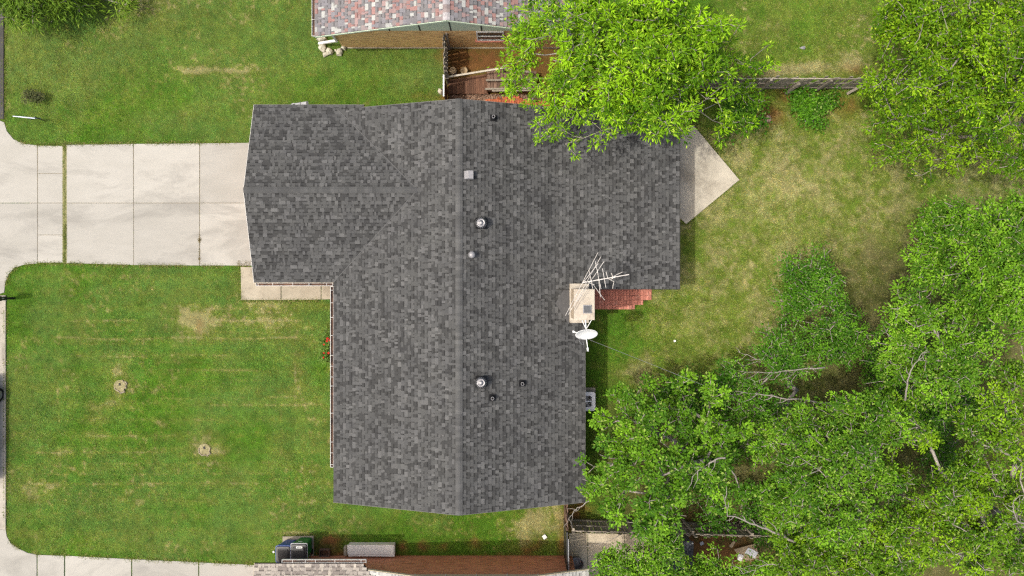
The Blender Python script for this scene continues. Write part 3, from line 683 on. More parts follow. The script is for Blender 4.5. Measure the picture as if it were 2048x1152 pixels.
def roofz(x, y): return min(pw.z(x,y), pe.z(x,y)) if x < XB else px.z(x,y)
def on_roof(pxx, pyy, dz=.1):
    z = 3.4
    for _ in range(6): p = q(pxx, pyy, z); z = roofz(p.x, p.y)+dz
    return q(pxx, pyy, z), z-dz
def turbine(pxx, pyy):
    p, rz = on_roof(pxx, pyy, .42); t = MB()
    t.bar(Vector((p.x-.22,p.y,rz+.22*SE+.016)), Vector((p.x+.22,p.y,rz-.22*SE+.016)), .42, .012)
    t.cyl((p.x,p.y), .125, rz-.08, rz+.17, 20)
    o = t.build('turbine_vent', M_lead, house)
    W[o] = W[house]
    h = MB(); prof = [(.125,.16),(.19,.20),(.215,.27),(.2,.33),(.155,.37)]
    h.lathe((p.x,p.y,rz), [(r*.94,z) for r,z in prof], 24, 1)
    for k in range(18):
        a0 = 2*math.pi*k/18; pts = []
        for j,(r,z) in enumerate(prof):
            a = a0+.10*j; pts.append((Vector((p.x+r*math.cos(a),p.y+r*math.sin(a),rz+z)), Vector((p.x+(r+.004)*math.cos(a+.2),p.y+(r+.004)*math.sin(a+.2),rz+z))))
        for (a_,b_),(c_,d_) in zip(pts[:-1],pts[1:]): h.add([a_,b_,d_,c_],[(0,1,2,3)])
    h.lathe((p.x,p.y,rz), [(.165,.355),(.16,.378),(.12,.388),(.115,.382),(.085,.384),(.08,.396),(.03,.402),(.002,.403)], 24)
    h.build('turbine_head', [M_metal, M_lead], o, smooth=True)
turbine(962,445); turbine(962,766)
def pipe_vent(pxx, pyy, r=.06):
    p, rz = on_roof(pxx, pyy, .25); t = MB()
    t.bar(Vector((p.x-.13,p.y,rz+.13*SE+.015)), Vector((p.x+.13,p.y,rz-.13*SE+.015)), .25, .01)
    t.lathe((p.x,p.y,rz), [(.105,-.02),(.1,.05),(r+.012,.11),(r+.012,.13)], 18)
    o = t.build('vent_pipe', M_lead, house)
    k = MB(); k.lathe((p.x,p.y,rz), [(r,.05),(r,.27),(r-.012,.27),(r-.014,.1)], 16, 0); k.cyl((p.x,p.y), r-.013, .1+rz, .12+rz, 16, mat=1)
    k.build('pipe_top', [M_metal_dull, M_lead], o)
for a in ((987,233),(985,797),(1045,768)): pipe_vent(*a)
p, rz = on_roof(943.5,509,.3); t = MB(); t.cyl((p.x,p.y), .075, rz-.05, rz+.2, 18)
o = t.build('mushroom_vent', M_metal_dull, house)
k = MB(); k.lathe((p.x,p.y,rz), [(.13,.17),(.135,.2),(.1,.25),(.05,.275),(.002,.28)], 22); k.build('vent_hood', M_metal_dull, o, smooth=True)
p, rz = on_roof(938,349,.18); t = MB()
t.add([(p.x-.19,p.y-.16,rz+.07),(p.x+.17,p.y-.16,rz-.05),(p.x+.17,p.y+.16,rz-.05),(p.x-.19,p.y+.16,rz+.07),
       (p.x-.17,p.y-.145,rz+.10),(p.x-.02,p.y-.15,rz+.2),(p.x+.16,p.y-.15,rz+.17),(p.x+.16,p.y+.15,rz+.17),(p.x-.02,p.y+.15,rz+.2),(p.x-.17,p.y+.145,rz+.10)],
      [(0,1,6,5,4),(3,9,8,7,2),(0,4,9,3),(4,5,8,9),(5,6,7,8),(1,2,7,6)])
o = t.build('box_vent', M_metal_dull, house)
k = MB(); k.box(p.x+.163,p.y-.14,rz-.02,p.x+.172,p.y+.14,rz+.14); k.build('vent_opening', M_lead, o)

# ------------------------------------------------------------------ the house to the north (speckled roof)
NW,NE_ = -7.76, 2.9; NZR = 4.11; NXR = (NW+NE_)/2; NY = 9.905; NSL = (NZR-ZE)/(NXR-NW); NYF = 16.5
nh = thing('brick_house', 'tan brick house with a speckled red and white shingle roof at the top edge', 'house', (NXR, 13, 0))
a1 = Plane((NW,NY,ZE),(NW,NYF,ZE),(1,0),NSL,NXR-NW); a2 = Plane((NE_,NY,ZE),(NE_,NYF,ZE),(-1,0),NSL,NE_-NXR)
m = MB(); dz = Vector((0,0,-.004))
m.slab3([Vector((NW,NY,ZE))+dz,Vector((NXR,NY,NZR))+dz,Vector((NXR,NYF,NZR))+dz,Vector((NW,NYF,ZE))+dz], .1)
m.slab3([Vector((NE_,NY,ZE))+dz,Vector((NXR+.002,NY,NZR))+dz,Vector((NXR+.002,NYF,NZR))+dz,Vector((NE_,NYF,ZE))+dz], .102)
nroof = m.build('roof', M_deck, nh)
SPK = [(.20,.195,.20),(.235,.23,.245),(.32,.19,.175),(.28,.235,.23),(.42,.43,.41),(.33,.235,.225)]
shingle_roof(nh, nroof, [(a1,c_rect(a1)),(a2,c_rect(a2))], SPK, (.26,.26,.22,.14,.24,.14), 300, [],
             lambda c, w: -(c.y)/(CAMH-c.z)*FOC+576 > -6 and c.x/(CAMH-c.z)*FOC+1024 < 1075, .15)
ridge_caps(nroof, (NXR,NY,NZR), (NXR,NYF,NZR), NSL, [SPK[3],SPK[1],(.42,.40,.41)])
m = MB(); wy = 10.25; x0 = -7.2; x1 = 2.35
m.box(x0,wy,0,x1,16.1,2.03); m.build('wall', M_brick_tan, nh)
m = MB(); n0 = NSL*(x0-NW)+ZE-.12; m.add([(x0,wy-.004,2.03),(x1,wy-.004,2.03),(x1,wy-.004,n0),(NXR,wy-.004,NZR-.12),(x0,wy-.004,n0)], [(0,1,2,3,4)])
m.box(x0,wy+.002,2.034,x1,16.0,2.2)
gs = m.build('gable_siding', M_green, nh)
for xx in [NXR+k*1.22 for k in range(-3,4)]:
    k = MB(); k.box(xx-.022,wy-.022,2.035,xx+.022,wy-.006,NZR-.14-abs(xx-NXR)*NSL); k.build('batten', M_dark, gs)
m = MB(); edge_boards(m, [(NW,NY-.012,ZE),(NXR,NY-.012,NZR),(NE_,NY-.012,ZE)], .02, .09, -.02); m.build('fascia', M_green, nh)
m = MB(); m.box(x0-.03,wy-.05,0,x1+.03,wy-.003,.045); m.build('foundation_ledge', M_conc_old, nh)
gutter(nh, (NW-.012,NY+.03,ZE-.03), (NW-.012,16.4,ZE-.03), (-1,0,0), (.0,.1,.25,.4,.6,.8))
m = MB(); m.bar((-7.22,10.22,.95), (-8.2,10.38,.12), .10, .075); m.bar((-7.235,10.2,2.0),(-7.235,10.2,.95),.09,.07); m.build('downspout', M_white, nh)
wx0,wx1,wz0,wz1 = -1.44,-.33,1.0,2.0
m = MB(); f = .06
for b in ((wx0,wz0,wx1,wz0+f),(wx0,wz1-f,wx1,wz1),(wx0,wz0+f,wx0+f,wz1-f),(wx1-f,wz0+f,wx1,wz1-f),(wx0+f,1.46,wx1-f,1.51)): m.box(b[0],wy-.06,b[1],b[2],wy-.006,b[3])
wn_ = m.build('window', M_white, nh)
m = MB(); m.box(wx0+f,wy-.03,wz0+f,wx1-f,wy-.008,wz1-f); m.build('pane', M_glass, wn_)
m = MB(); m.box(wx0-.08,wy-.10,.92,wx1+.08,wy-.004,.995); m.build('sill', M_paver, wn_)

# ------------------------------------------------------------------ the house to the south
SZR = 3.83; SXW = -5.85; SXE = 3.03; SXR = (SXW+SXE)/2; SY = -11.1; SSL = (SZR-ZE)/(SXR-SXW); SYF = -18
sh = thing('brick_house', 'red brick house with pale tan shingle roof at the bottom edge', 'house', (SXR,-14,0))
b1 = Plane((SXW,SY,ZE),(SXW,SYF,ZE),(1,0),SSL,SXR-SXW); b2 = Plane((SXE,SY,ZE),(SXE,SYF,ZE),(-1,0),SSL,SXE-SXR)
GYN = -10.85; GYR = -14.3; GX = -10.14; GSL = .31; GZR = ZE+GSL*(GYN-GYR)
b3 = Plane((GX,GYN,ZE),(-5.9,GYN,ZE),(0,-1),GSL,GYN-GYR)
m = MB(); dz = Vector((0,0,-.004))
m.slab3([Vector((SXW,SY,ZE))+dz,Vector((SXR,SY,SZR))+dz,Vector((SXR,SYF,SZR))+dz,Vector((SXW,SYF,ZE))+dz], .1)
m.slab3([Vector((SXE,SY,ZE))+dz,Vector((SXR+.002,SY,SZR))+dz,Vector((SXR+.002,SYF,SZR))+dz,Vector((SXE,SYF,ZE))+dz], .102)
m.slab3([Vector((GX,GYN,ZE))+dz,Vector((-5.9,GYN,ZE))+dz,Vector((-2.6,GYR,GZR))+dz,Vector((GX,GYR,GZR))+dz], .104)
m.slab3([Vector((GX,GYR-.002,GZR))+dz,Vector((-2.6,GYR-.002,GZR))+dz,Vector((-2.6,-17.7,ZE))+dz,Vector((GX,-17.7,ZE))+dz], .104)
sroof = m.build('roof', M_deck, sh)
TAN = [(.26,.23,.205),(.37,.335,.295),(.42,.385,.34),(.46,.42,.36)]
PALE = [(.36,.365,.345),(.45,.455,.43),(.50,.50,.47),(.54,.54,.51)]
inview = lambda c, w: -(c.y)/(CAMH-c.z)*FOC+576 < 1158
shingle_roof(sh, sroof, [(b3, lambda v: (0, b3.L + v*.9))], TAN, (.22,.4,.3,.2), 200, [lambda x,y: min(b1.z(x,y),b2.z(x,y)) if SXW < x < SXE and y < SY else -9], inview)
shingle_roof(sh, sroof, [(b1,c_rect(b1)),(b2,c_rect(b2))], PALE, (.15,.5,.3,.2), 100, [lambda x,y: b3.z(x,y) if y < GYN and y > GYR and x < -2.7 else -9], inview)
m = MB(); m.box(-5.35,-17.6,0,2.556,-11.4,2.03); m.box(GX+.35,-17.3,0,-5.36,-11.405,2.25); m.build('wall', M_brick_red, sh)
m = MB(); n0 = SSL*(.5)+ZE-.12; m.add([(-5.35,-11.396,2.034),(2.556,-11.396,2.034),(2.556,-11.396,n0),(SXR,-11.396,SZR-.12),(-5.35,-11.396,n0)], [(0,4,3,2,1)])
gs = m.build('gable_siding', M_cream, sh)
for xx in [SXR+k*1.22 for k in range(-3,4)]:
    k = MB(); k.box(xx-.022,-11.393,2.035,xx+.022,-11.376,SZR-.14-abs(xx-SXR)*SSL); k.build('batten', M_white, gs)
m = MB(); edge_boards(m, [(SXW,SY+.012,ZE),(SXR,SY+.012,SZR),(SXE,SY+.012,ZE)], .02, .13, -.012); m.build('fascia', M_cream, sh)
m = MB(); edge_boards(m, [(GX-.008,GYN,ZE),(GX-.008,GYR,GZR)], .012, .13, -.016); m.build('fascia', M_cream, sh)
gutter(sh, (q(563,0,ZE).x,GYN+.015,ZE-.03), (q(732,0,ZE).x,GYN+.015,ZE-.03), (0,1,0), (.13,.28,.40,.63,.94))
# ------------------------------------------------------------------ fences
def picket_mesh(w, h, t, mat):
    m = MB(); k = w*.25
    m.add([(-w/2,-t/2,0),(w/2,-t/2,0),(w/2,-t/2,h-k),(w/2-k,-t/2,h),(-w/2+k,-t/2,h),(-w/2,-t/2,h-k),(-w/2,t/2,0),(w/2,t/2,0),(w/2,t/2,h-k),(w/2-k,t/2,h),(-w/2+k,t/2,h),(-w/2,t/2,h-k)],
          [(0,1,2,3,4,5),(11,10,9,8,7,6)]+[(i,i+6,(i+1)%6+6,(i+1)%6) for i in range(6)])
    return m.mesh('picket', mat)
def fence(root, A, B, side, h=1.75, w=.135, gap=.012, mat=M_wood_grey, lean=.02, rails=(.3,.95,1.6), posts=2.4, skip=()):
    """A,B ground points (2D); rails on the 'side' (2D unit normal)"""
    A = Vector((A[0],A[1],0)); B = Vector((B[0],B[1],0)); d = (B-A).normalized(); L = (B-A).length; o = Vector((side[0],side[1],0))
    ang = math.atan2(d.y,d.x); mes = [picket_mesh(w,h*f,.02,mat) for f in (1,.975,.99,.95)]
    n = int(L/(w+gap))
    for i in range(n):
        if i in skip: continue
        p = A+d*((i+.5)*L/n)
        piece('picket', random.choice(mes), root, (p.x,p.y,random.uniform(-.02,.02)), (random.gauss(0,lean),random.gauss(0,.012),ang))
    for z in rails:
        k0 = 0
        while k0 < L:
            k1 = min(L,k0+posts)
            m = MB(); m.bar(A+d*k0+o*.032+Vector((0,0,z+random.uniform(-.02,.02))), A+d*(k1-.01)+o*.032+Vector((0,0,z+random.uniform(-.02,.02))), .04, .085); m.build('rail', mat, root); k0 = k1
    k0 = 0.05
    while k0 < L:
        p = A+d*k0+o*.10; m = MB(); m.bar(p, p+Vector((random.gauss(0,.03),random.gauss(0,.03),h*.97)), .09, .09); m.build('post', mat, root); k0 += posts
def gf(px_, py_): return Vector((*g2(px_,py_),0))
t = thing('wooden_fence', 'long weathered picket fence between the two back yards on the right', 'fence', gf(1600,178))
fence(t, g2(1290,177), g2(2140,179), (0,-1), 1.68, lean=.035, gap=.03, skip=(24,25,47,61,62,90))
for a,b in (((1598,167,1.3),(1572,187,.15)),((1722,172,.9),(1695,187,.1))):
    m = MB(); m.bar(q(*a), q(*b), .11, .10); m.build('brace', M_wood_grey, t)
t = thing('wooden_fence', 'short dark fence from the tan brick wall down to the white gate', 'fence', gf(895,125))
fence(t, g2(894.5,96), g2(895,171), (1,0), 1.85, lean=.01)
t = thing('garden_gate', 'narrow gate with a white top rail beside the dark roof ridge', 'gate', gf(896,185))
for k in range(6):
    y = 173+k*6.4; m = MB(); a = gf(894.5,y+3); m.box(a.x-.012,a.y-.065,.06,a.x+.012,a.y+.065,1.6); m.build('board', M_wood_brown, t)
m = MB(); a = gf(894.5,172); b = gf(894.5,213); m.bar((a.x,a.y,1.63),(b.x,b.y,1.63),.06,.05); m.build('top_rail', M_white, t)
m = MB(); m.bar(q(891,170,1.3), q(899,194,.2), .07, .07); m.build('brace', M_wood_mid, t)
t = thing('wooden_fence', 'brown fence closing the side yard beside the dark roof corner', 'fence', gf(1127,1030))
fence(t, g2(1127.5,968), g2(1128,1036), (1,0), 1.8, lean=.01, mat=M_wood_mid)
t = thing('garden_gate', 'black metal gate with pale edge against the red brick wall', 'gate', gf(1128,1075))
m = MB(); A = gf(1128,1038); Bq = gf(1129,1110)
m.bar((A.x,A.y,.1),(Bq.x,Bq.y,.1),.05,.05); m.bar((A.x,A.y,1.75),(Bq.x,Bq.y,1.75),.05,.05); m.bar(A,A+Vector((0,0,1.8)),.06,.06); m.bar(Bq,Bq+Vector((0,0,1.8)),.06,.06); m.build('frame', M_black, t)
for k in range(11):
    p = A.lerp(Bq,(k+.5)/11); m = MB(); m.box(p.x-.01,p.y-.064,.13,p.x+.01,p.y+.064,1.72); m.build('panel', M_black, t)
m = MB(); m.bar(A+Vector((.05,-.25,1.76)),Bq+Vector((.05,0,1.76)),.022,.03); m.build('edge_strip', M_greyp, t)
t = thing('wooden_fence', 'low weathered fence with open rails along the shaded back pavement', 'fence', gf(1350,1040))
fence(t, g2(1137,1037.5), g2(1560,1049), (0,1), 1.75, mat=M_wood_grey, lean=.02, gap=.02)

# ------------------------------------------------------------------ deck, mulch and railing in the side yard
t = thing('timber_deck', 'brown timber deck beside the dark roof, partly under the tree', 'deck', gf(960,168))
def rail_y(x): return 155.5+(x-893)*(136.5-155.5)/(1007-893)
nb = 19
for i in range(nb):
    x0 = 896+i*4.15+.0; x1 = x0+3.9
    m = MB(); m.prism(gp([(x0+2,rail_y(x0)+8),(x1+2,rail_y(x1)+8),(x1+2,190),(x0+2,190)]), .12, .2, ch=.004); m.build('board', M_wood_brown, t)
for i in range(15):
    x0 = 975+i*6.5; x1 = x0+6.0; yt = 143+max(0,(x0-1010)*.1)
    m = MB(); m.prism(gp([(x0,yt),(x1,yt),(x1,188),(x0,188)]), .40, .48, ch=.006); m.build('board', M_wood_mid, t)
m = MB(); m.prism(gp([(974,143),(976,143),(976,188),(974,188)]), 0, .40); m.build('riser', M_wood_brown, t)
for i,(y,x0) in enumerate(((160.5,972),(178,970),(182,984))):
    m = MB(); a = q(x0,y,.75); b = q(1062,y-1,.75); m.bar(a,b,.075 if i<2 else .05,.05); m.build('beam', M_wood_grey, t)
    for xx in (x0+4,1040):
        p = q(xx,y,.72); m = MB(); m.bar((p.x,p.y,.48),(p.x,p.y,.73),.06,.06); m.build('beam_leg', M_wood_mid, t)
t = thing('hand_rail', 'white slanting hand rail above the brown deck', 'railing', gf(950,150))
m = MB(); a = q(893,154.5,1.0); b = q(1007,136,1.0); c = q(1062,145,1.0)
m.bar(a,b,.07,.06); m.build('top_rail', surf('flaking_white_wood',(.62,.58,.5),(.45,.41,.33),14,.85,.2,50,fine=.3), t)
m = MB(); m.bar(b+Vector((.03,0,-.01)),c,.075,.06); m.build('top_rail', M_wood_grey, t)
for p in (a,b,c):
    m = MB(); m.bar((p.x,p.y,.0),(p.x,p.y,.965),.08,.08); m.build('post', M_wood_grey, t)
p = q(893.5,154,1.0); m = MB(); m.box(p.x-.08,p.y-.08,.97,p.x+.08,p.y+.08,1.06); m.build('post_cap', M_wood_grey, t)
m = MB(); m.prism(gp([(900,191),(1100,189),(1100,225),(900,225)]), -.02, .022)
m.build('mulch_bed', M_mulch, kind='stuff')
mc = []; cl = []
n = 5000; X = rng.uniform(897,1060,n); Y = rng.uniform(189.5,212,n); a = rng.uniform(0,6.28,n); L = rng.uniform(.02,.05,n)
bx = (X-1024)*S0; by = -(Y-576)*S0; zz = rng.uniform(.022,.06,n); V = np.stack([np.stack([bx+np.cos(a)*L,by+np.sin(a)*L,zz],1),np.stack([bx-np.sin(a)*L*.4,by+np.cos(a)*L*.4,zz+.01],1),np.stack([bx-np.cos(a)*L,by-np.sin(a)*L,zz],1),np.stack([bx+np.sin(a)*L*.4,by-np.cos(a)*L*.4,zz+.005],1)],1).reshape(-1,3)
cc = np.array([(.30,.18,.12),(.16,.09,.06),(.42,.30,.22),(.09,.055,.04)])[rng.integers(0,4,n)]
np_mesh('wood_chips', V, np.arange(4*n).reshape(-1,4), np.repeat(cc,4,0), vcol('chip',.95,30,.2,.1), kind='stuff')
t = thing('brick_edging', 'crumbling orange red brick edging along the dark roof under the tree', 'brick edging', gf(1010,200))
bm = MB(); bm.prism([(-.1,-.05),(.1,-.05),(.1,.05),(-.1,.05)],0,.065,ch=.006); BR = bm.mesh('brick', surf('orange_brick',(.60,.19,.09),(.48,.13,.06),9,.9,.2,80,fine=.25,objrand=.3))
for i in range(26):
    p = gf(974+i*5.2, 203.5+random.uniform(-1,1)+i*.17); piece('brick', BR, t, (p.x,p.y,.02), (0,random.gauss(0,.06),math.pi/2+random.gauss(0,.12)))
for i in range(8):
    p = gf(1000+i*6+random.uniform(-3,3), 198+random.uniform(-2,2)); piece('brick', BR, t, (p.x,p.y,.03), (random.gauss(0,.2),random.gauss(0,.2),random.uniform(0,3)))

# round stumps, stones and other small things
def stone(pxx, pyy, rx, ry, h, label, cat='stone', group=None, mat=M_stone, name='stone', flat=.75, rot=None):
    c = gf(pxx,pyy); n = 6; m = MB(); rot = random.uniform(0,6.28) if rot is None else rot
    rings = [(1.0,-.03),(1.04,h*.35),(.9,h*.8),(.55*flat/.75,h)]; vs = []; ph = [random.uniform(.68,1.28) for _ in range(n)]
    for r,z in rings:
        for k in range(n):
            a = 2*math.pi*k/n; f = r*ph[k]*random.uniform(.85,1.12); x = rx*f*math.cos(a); y = ry*f*math.sin(a)
            vs.append((c.x+x*math.cos(rot*0)-0, c.y+y, z*random.uniform(.9,1.1)))
    vs.append((c.x+rx*random.uniform(-.3,.3),c.y+ry*random.uniform(-.3,.3),h*1.12)); fs = []
    for j in range(3):
        for k in range(n): fs.append((j*n+k,j*n+(k+1)%n,(j+1)*n+(k+1)%n,(j+1)*n+k))
    for k in range(n): fs.append((3*n+k,3*n+(k+1)%n,4*n))
    m.add(vs,fs); return m.build(name, mat, loc=c, label=label, cat=cat, group=group)
G = 'pale stones around the house corner'
for a in ((646,98,.15,.2,.22,'tall pale stone directly below the white downspout'),(652,109,.12,.12,.14,'low pale stone at the outer bend of the stone ring'),(661,104,.15,.15,.26,'peaked pale stone in the middle of the stone ring'),
          (672,102,.06,.07,.1,'small pale stone wedged in the gap of the stone ring'),(679,105,.16,.16,.2,'broad pale stone right of the gap in the stone ring'),(688,97,.13,.09,.22,'pale stone touching the tan brick wall corner'),
          (645,80,.19,.12,.22,'pale flat stone tucked between roof corner and downspout'),(630,52,.10,.12,.15,'pale stone peeking out left of the white gutter'),(631,29,.08,.14,.15,'long pale stone at the gutter near the top edge')):
    stone(*a, group=G)
stone(881,184,.10,.12,.2,'rounded pale rock on the grass beside the white gate', 'rock', name='rock')
stone(1536,240,.13,.17,.16,'pinkish rock on bare soil below the picket fence', 'rock', name='rock', mat=surf('pink_rock',(.45,.32,.25),(.3,.2,.15),8,.9,.3))
stone(1605,96,.12,.07,.06,'small grey rock in the grass beyond the picket fence','rock',name='rock',mat=M_metal_dull)
for pxx,lab in ((906,'round tan stump slice nearest the dark side fence'),(928,'round tan stump slice with a notched dark edge')):
    c = gf(pxx+1,145); t = thing('stump_slice', lab, 'stump', c); m = MB(); m.cyl(c,.155,0,.28,18,.15); m.build('bark', M_bark, t)
    m = MB(); m.cyl(c,.145,.281,.295,18); m.build('cut_face', M_tan, t)
def stump(pxx,pyy,r,label):
    c = gf(pxx,pyy); t = thing('tree_stump',label,'tree stump',c)
    n = 22; m = MB(); vs = []; ph = [random.uniform(.72,1.15) for _ in range(n)]; gap0 = random.randint(0,10); ngap = random.randint(6,9)
    for rr,z in ((1.04,-.02),(1.0,.03),(.97,.06),(.84,.055),(.80,.02)):
        for k in range(n): a = 2*math.pi*k/n; vs.append((c.x+r*rr*ph[k]*math.cos(a), c.y+r*rr*ph[k]*math.sin(a), z*random.uniform(.7,1.2)))
    fs = [(j*n+k,j*n+(k+1)%n,(j+1)*n+(k+1)%n,(j+1)*n+k) for j in range(4) for k in range(n) if not (gap0 <= k < gap0+ngap)]
    m.add(vs,fs); m.build('stump_rim', surf('stump_wood',(.40,.35,.25),(.25,.215,.15),11,.92,.4,40,fine=.45), t)
    m = MB(); m.cyl(c,r*.83,.0,.03,18); m.build('rotten_core', surf('stump_core',(.40,.36,.20),(.22,.20,.09),16,.95,.5,40,fine=.5), t)
    m = MB(); m.prism([(c.x-.02,c.y+.02),(c.x+.05,c.y+.03),(c.x+.03,c.y+.14),(c.x-.04,c.y+.12)],.02,.05); m.build('hollow', M_dark, t)
stump(240,772,.31,'rotting flat tree stump in the front lawn nearest the street')
stump(409,899,.31,'cracked flat tree stump in the front lawn nearer the house')

# ------------------------------------------------------------------ bins, chest, sign, mailbox and so on
def wheelie(label, cx, cy, w, d, h, body, rim, yaw=0.0, handle=True):
    t = thing('wheelie_bin', label, 'wheelie bin', (cx,cy,.07), 'wheelie bins on the concrete pad')
    z0 = .07; m = MB(); s = .78
    lv = [(s*.94,z0+.04),(s,z0+.1),(.9,z0+h*.72),(.98,z0+h*.74),(.98,z0+h-.04)]
    vs = []; K = []
    r = .06
    def ring(k): 
        out = []
        for sx,sy in ((1,1),(-1,1),(-1,-1),(1,-1)):
            for a in (0,.5,1):
                ang = math.atan2(sy,sx)-math.pi/4+a*math.pi/2
                out.append((cx+sx*(w/2*k-r)+r*math.cos(ang), cy+sy*(d/2*k-r)+r*math.sin(ang)))
        return out
    for k,z in lv: vs += [(x,y,z) for x,y in ring(k)]
    n = 12; fs = [(j*n+i,j*n+(i+1)%n,(j+1)*n+(i+1)%n,(j+1)*n+i) for j in range(len(lv)-1) for i in range(n)] + [tuple(range(n-1,-1,-1)),tuple(range((len(lv)-1)*n,len(lv)*n))]
    m.add(vs,fs); m.build('bin_body', body, t, smooth=False)
    m = MB(); vs = []; lv2 = [(1.05,z0+h-.04),(1.05,z0+h-.005),(.99,z0+h)]
    for k,z in lv2: vs += [(x,y,z) for x,y in ring(k)]
    fs = [(j*n+i,j*n+(i+1)%n,(j+1)*n+(i+1)%n,(j+1)*n+i) for j in range(2) for i in range(n)]
    vs2 = [(x,y,z0+h-.035) for x,y in ring(1.0)]
    m.add(vs,fs); m.build('rim', rim, t)
    m = MB(); vs = []
    for k,z in ((.985,z0+h-.03),(.985,z0+h+.015),(.93,z0+h+.035),(.72,z0+h+.04),(.68,z0+h+.065)): vs += [(x,y,z) for x,y in ring(k)]
    fs = [(j*n+i,j*n+(i+1)%n,(j+1)*n+(i+1)%n,(j+1)*n+i) for j in range(4) for i in range(n)]+[tuple(range(4*n,5*n))]
    m.add(vs,fs); lid = m.build('lid', M_black, t)
    m = MB(); m.bar((cx-w*.4,cy-d*.53,z0+h-.01),(cx+w*.4,cy-d*.53,z0+h-.01),.03,.03); m.build('handle', M_black, t)
    for sx in (-1,1):
        m = MB(); m.tube([(cx+sx*w*.36,cy-d*.42,.19),(cx+sx*w*.43,cy-d*.42,.19)],.12,14); m.build('wheel', M_rub, t)
    return t, lid
t,lid = wheelie('blue wheelie bin with a black ribbed lid on the left of the pad', -9.40,-10.93,.60,.66,1.05,M_blue,M_blue)
t,lid = wheelie('green wheelie bin with a black lid and pale round edged label', -8.74,-10.86,.66,.74,1.08,M_greenp,M_greyp)
m = MB(); c = q(598.5,1094.5,1.2); m.prism([(c.x-.11,c.y-.04),(c.x-.13,c.y),(c.x-.11,c.y+.045),(c.x+.11,c.y+.045),(c.x+.13,c.y),(c.x+.11,c.y-.04)],1.185,1.226); m.build('label_plate', M_white, t)
m = MB(); [m.box(c.x-.07+k*.05,c.y-.018,1.2262,c.x-.04+k*.05,c.y+.02,1.2272) for k in range(3)]; m.build('label_print', M_dark, t)
m = MB(); m.box(-8.74-.1,-10.86+.74/2*.9+.01,.86,-8.74+.06,-10.86+.74/2*.9+.035,.92); m.build('sticker', M_white, t)
# pale chest
t = thing('storage_chest', 'long pale weathered wooden chest against the red brick wall', 'chest', gf(744,1096))
A = g2(700,1083.5); Bq = g2(791,1107)
m = MB(); m.box(A[0],Bq[1],0,Bq[0],A[1]-.02,.34); m.build('chest_body', M_tarp, t)
mid = A[1]-.40
m = MB(); m.prism([(A[0]-.03,A[1]-.005),(Bq[0]+.02,A[1]),(Bq[0]+.02,mid-.0),(A[0]-.02,mid-.01)],.345,.385,ch=.01); m.build('lid_board', M_tarp, t)
m = MB(); m.prism([(A[0]-.01,mid-.035),(A[0]+.6,mid-.02),(Bq[0]+.02,mid-.012),(Bq[0]+.02,Bq[1]),(A[0]+.2,Bq[1]+.03)],.345,.37,ch=.008); m.build('lid_board', M_tarp, t)
m = MB(); m.box(Bq[0]-.12,mid-.01,.386,Bq[0]-.02,A[1]-.01,.402); m.build('batten', M_tarp, t)
m = MB(); m.prism(gp([(690,1090),(695,1089),(697,1108),(690,1107)]),0,.26,ch=.02); m.build('end_block', M_conc_old, t)
t = thing('wooden_crate', 'small dark open crate in the shade beside the bins', 'crate', gf(652,1104))
A = gf(641,1097); Bq = gf(660,1111)
for a,b in (((A.x,A.y),(Bq.x,A.y)),((Bq.x,A.y),(Bq.x,Bq.y)),((Bq.x,Bq.y),(A.x,Bq.y)),((A.x,Bq.y),(A.x,A.y))):
    m = MB(); m.bar((*a,.1),(*b,.1),.03,.18); m.build('side_board', M_wood_mid, t)
m = MB(); m.box(A.x,Bq.y,.005,Bq.x,A.y,.02); m.build('base_board', M_wood_brown, t)
# grey cart beside garage
t = thing('plastic_cart', 'grey plastic cart with black trim poking out behind the garage roof', 'cart', q(598,222,0))
p0 = q(580,208,1.0); p1 = q(616,202,1.0)
m = MB(); m.box(p0.x+.05,p1.y-.55,.06,p1.x-.05,p1.y-.06,.9); m.build('cart_body', M_greyp, t)
m = MB(); m.prism([(p0.x,p0.y-.02),(p0.x+.06,p0.y+.02),(p1.x-.02,p1.y),(p1.x,p1.y-.03),(p1.x,p1.y-.5),(p0.x,p1.y-.5)],.93,.99,ch=.02); m.build('lid', M_greyp, t)
for f,wd in ((.57,.02),(.93,.05)):
    x = p0.x+(p1.x-p0.x)*f; m = MB(); m.box(x-wd/2,p1.y-.45,.985,x+wd/2,p1.y-.005,1.0); m.build('trim', M_black, t)
m = MB(); m.tube([(p0.x+.03,p0.y-.12,1.0),(p0.x+.09,p0.y-.03,1.0),(p0.x+.2,p0.y+.0,1.0)],.012,6); m.build('handle', M_black, t)
# yard sign
t = thing('yard_sign', 'thin white yard sign standing on the grass near the street', 'sign', gf(66,235))
A = gf(48,238); Bq = gf(90,241)
m = MB(); m.slab3([(A.x,A.y,.72),(Bq.x,Bq.y,.72),(Bq.x,Bq.y-.05,.74),(A.x,A.y-.05,.74)],.0) if False else m.bar((A.x,A.y,.5),(Bq.x,Bq.y-.02,.47),.035,.42,up=(0,-.22,1)); m.build('panel', surf('sign_face',(.55,.62,.72),(.48,.55,.66),6,.4,.01,fine=.05), t)
m = MB(); a = Vector((A.x,A.y,0)); b = Vector((Bq.x,Bq.y,0))
m.bar((Bq.x+.02,Bq.y-.03,0),(Bq.x+.02,Bq.y-.01,.72),.03,.03); m.bar((A.x+.35,A.y-.02,0),(A.x+.35,A.y-.02,.28),.03,.03); m.build('frame', M_black, t)
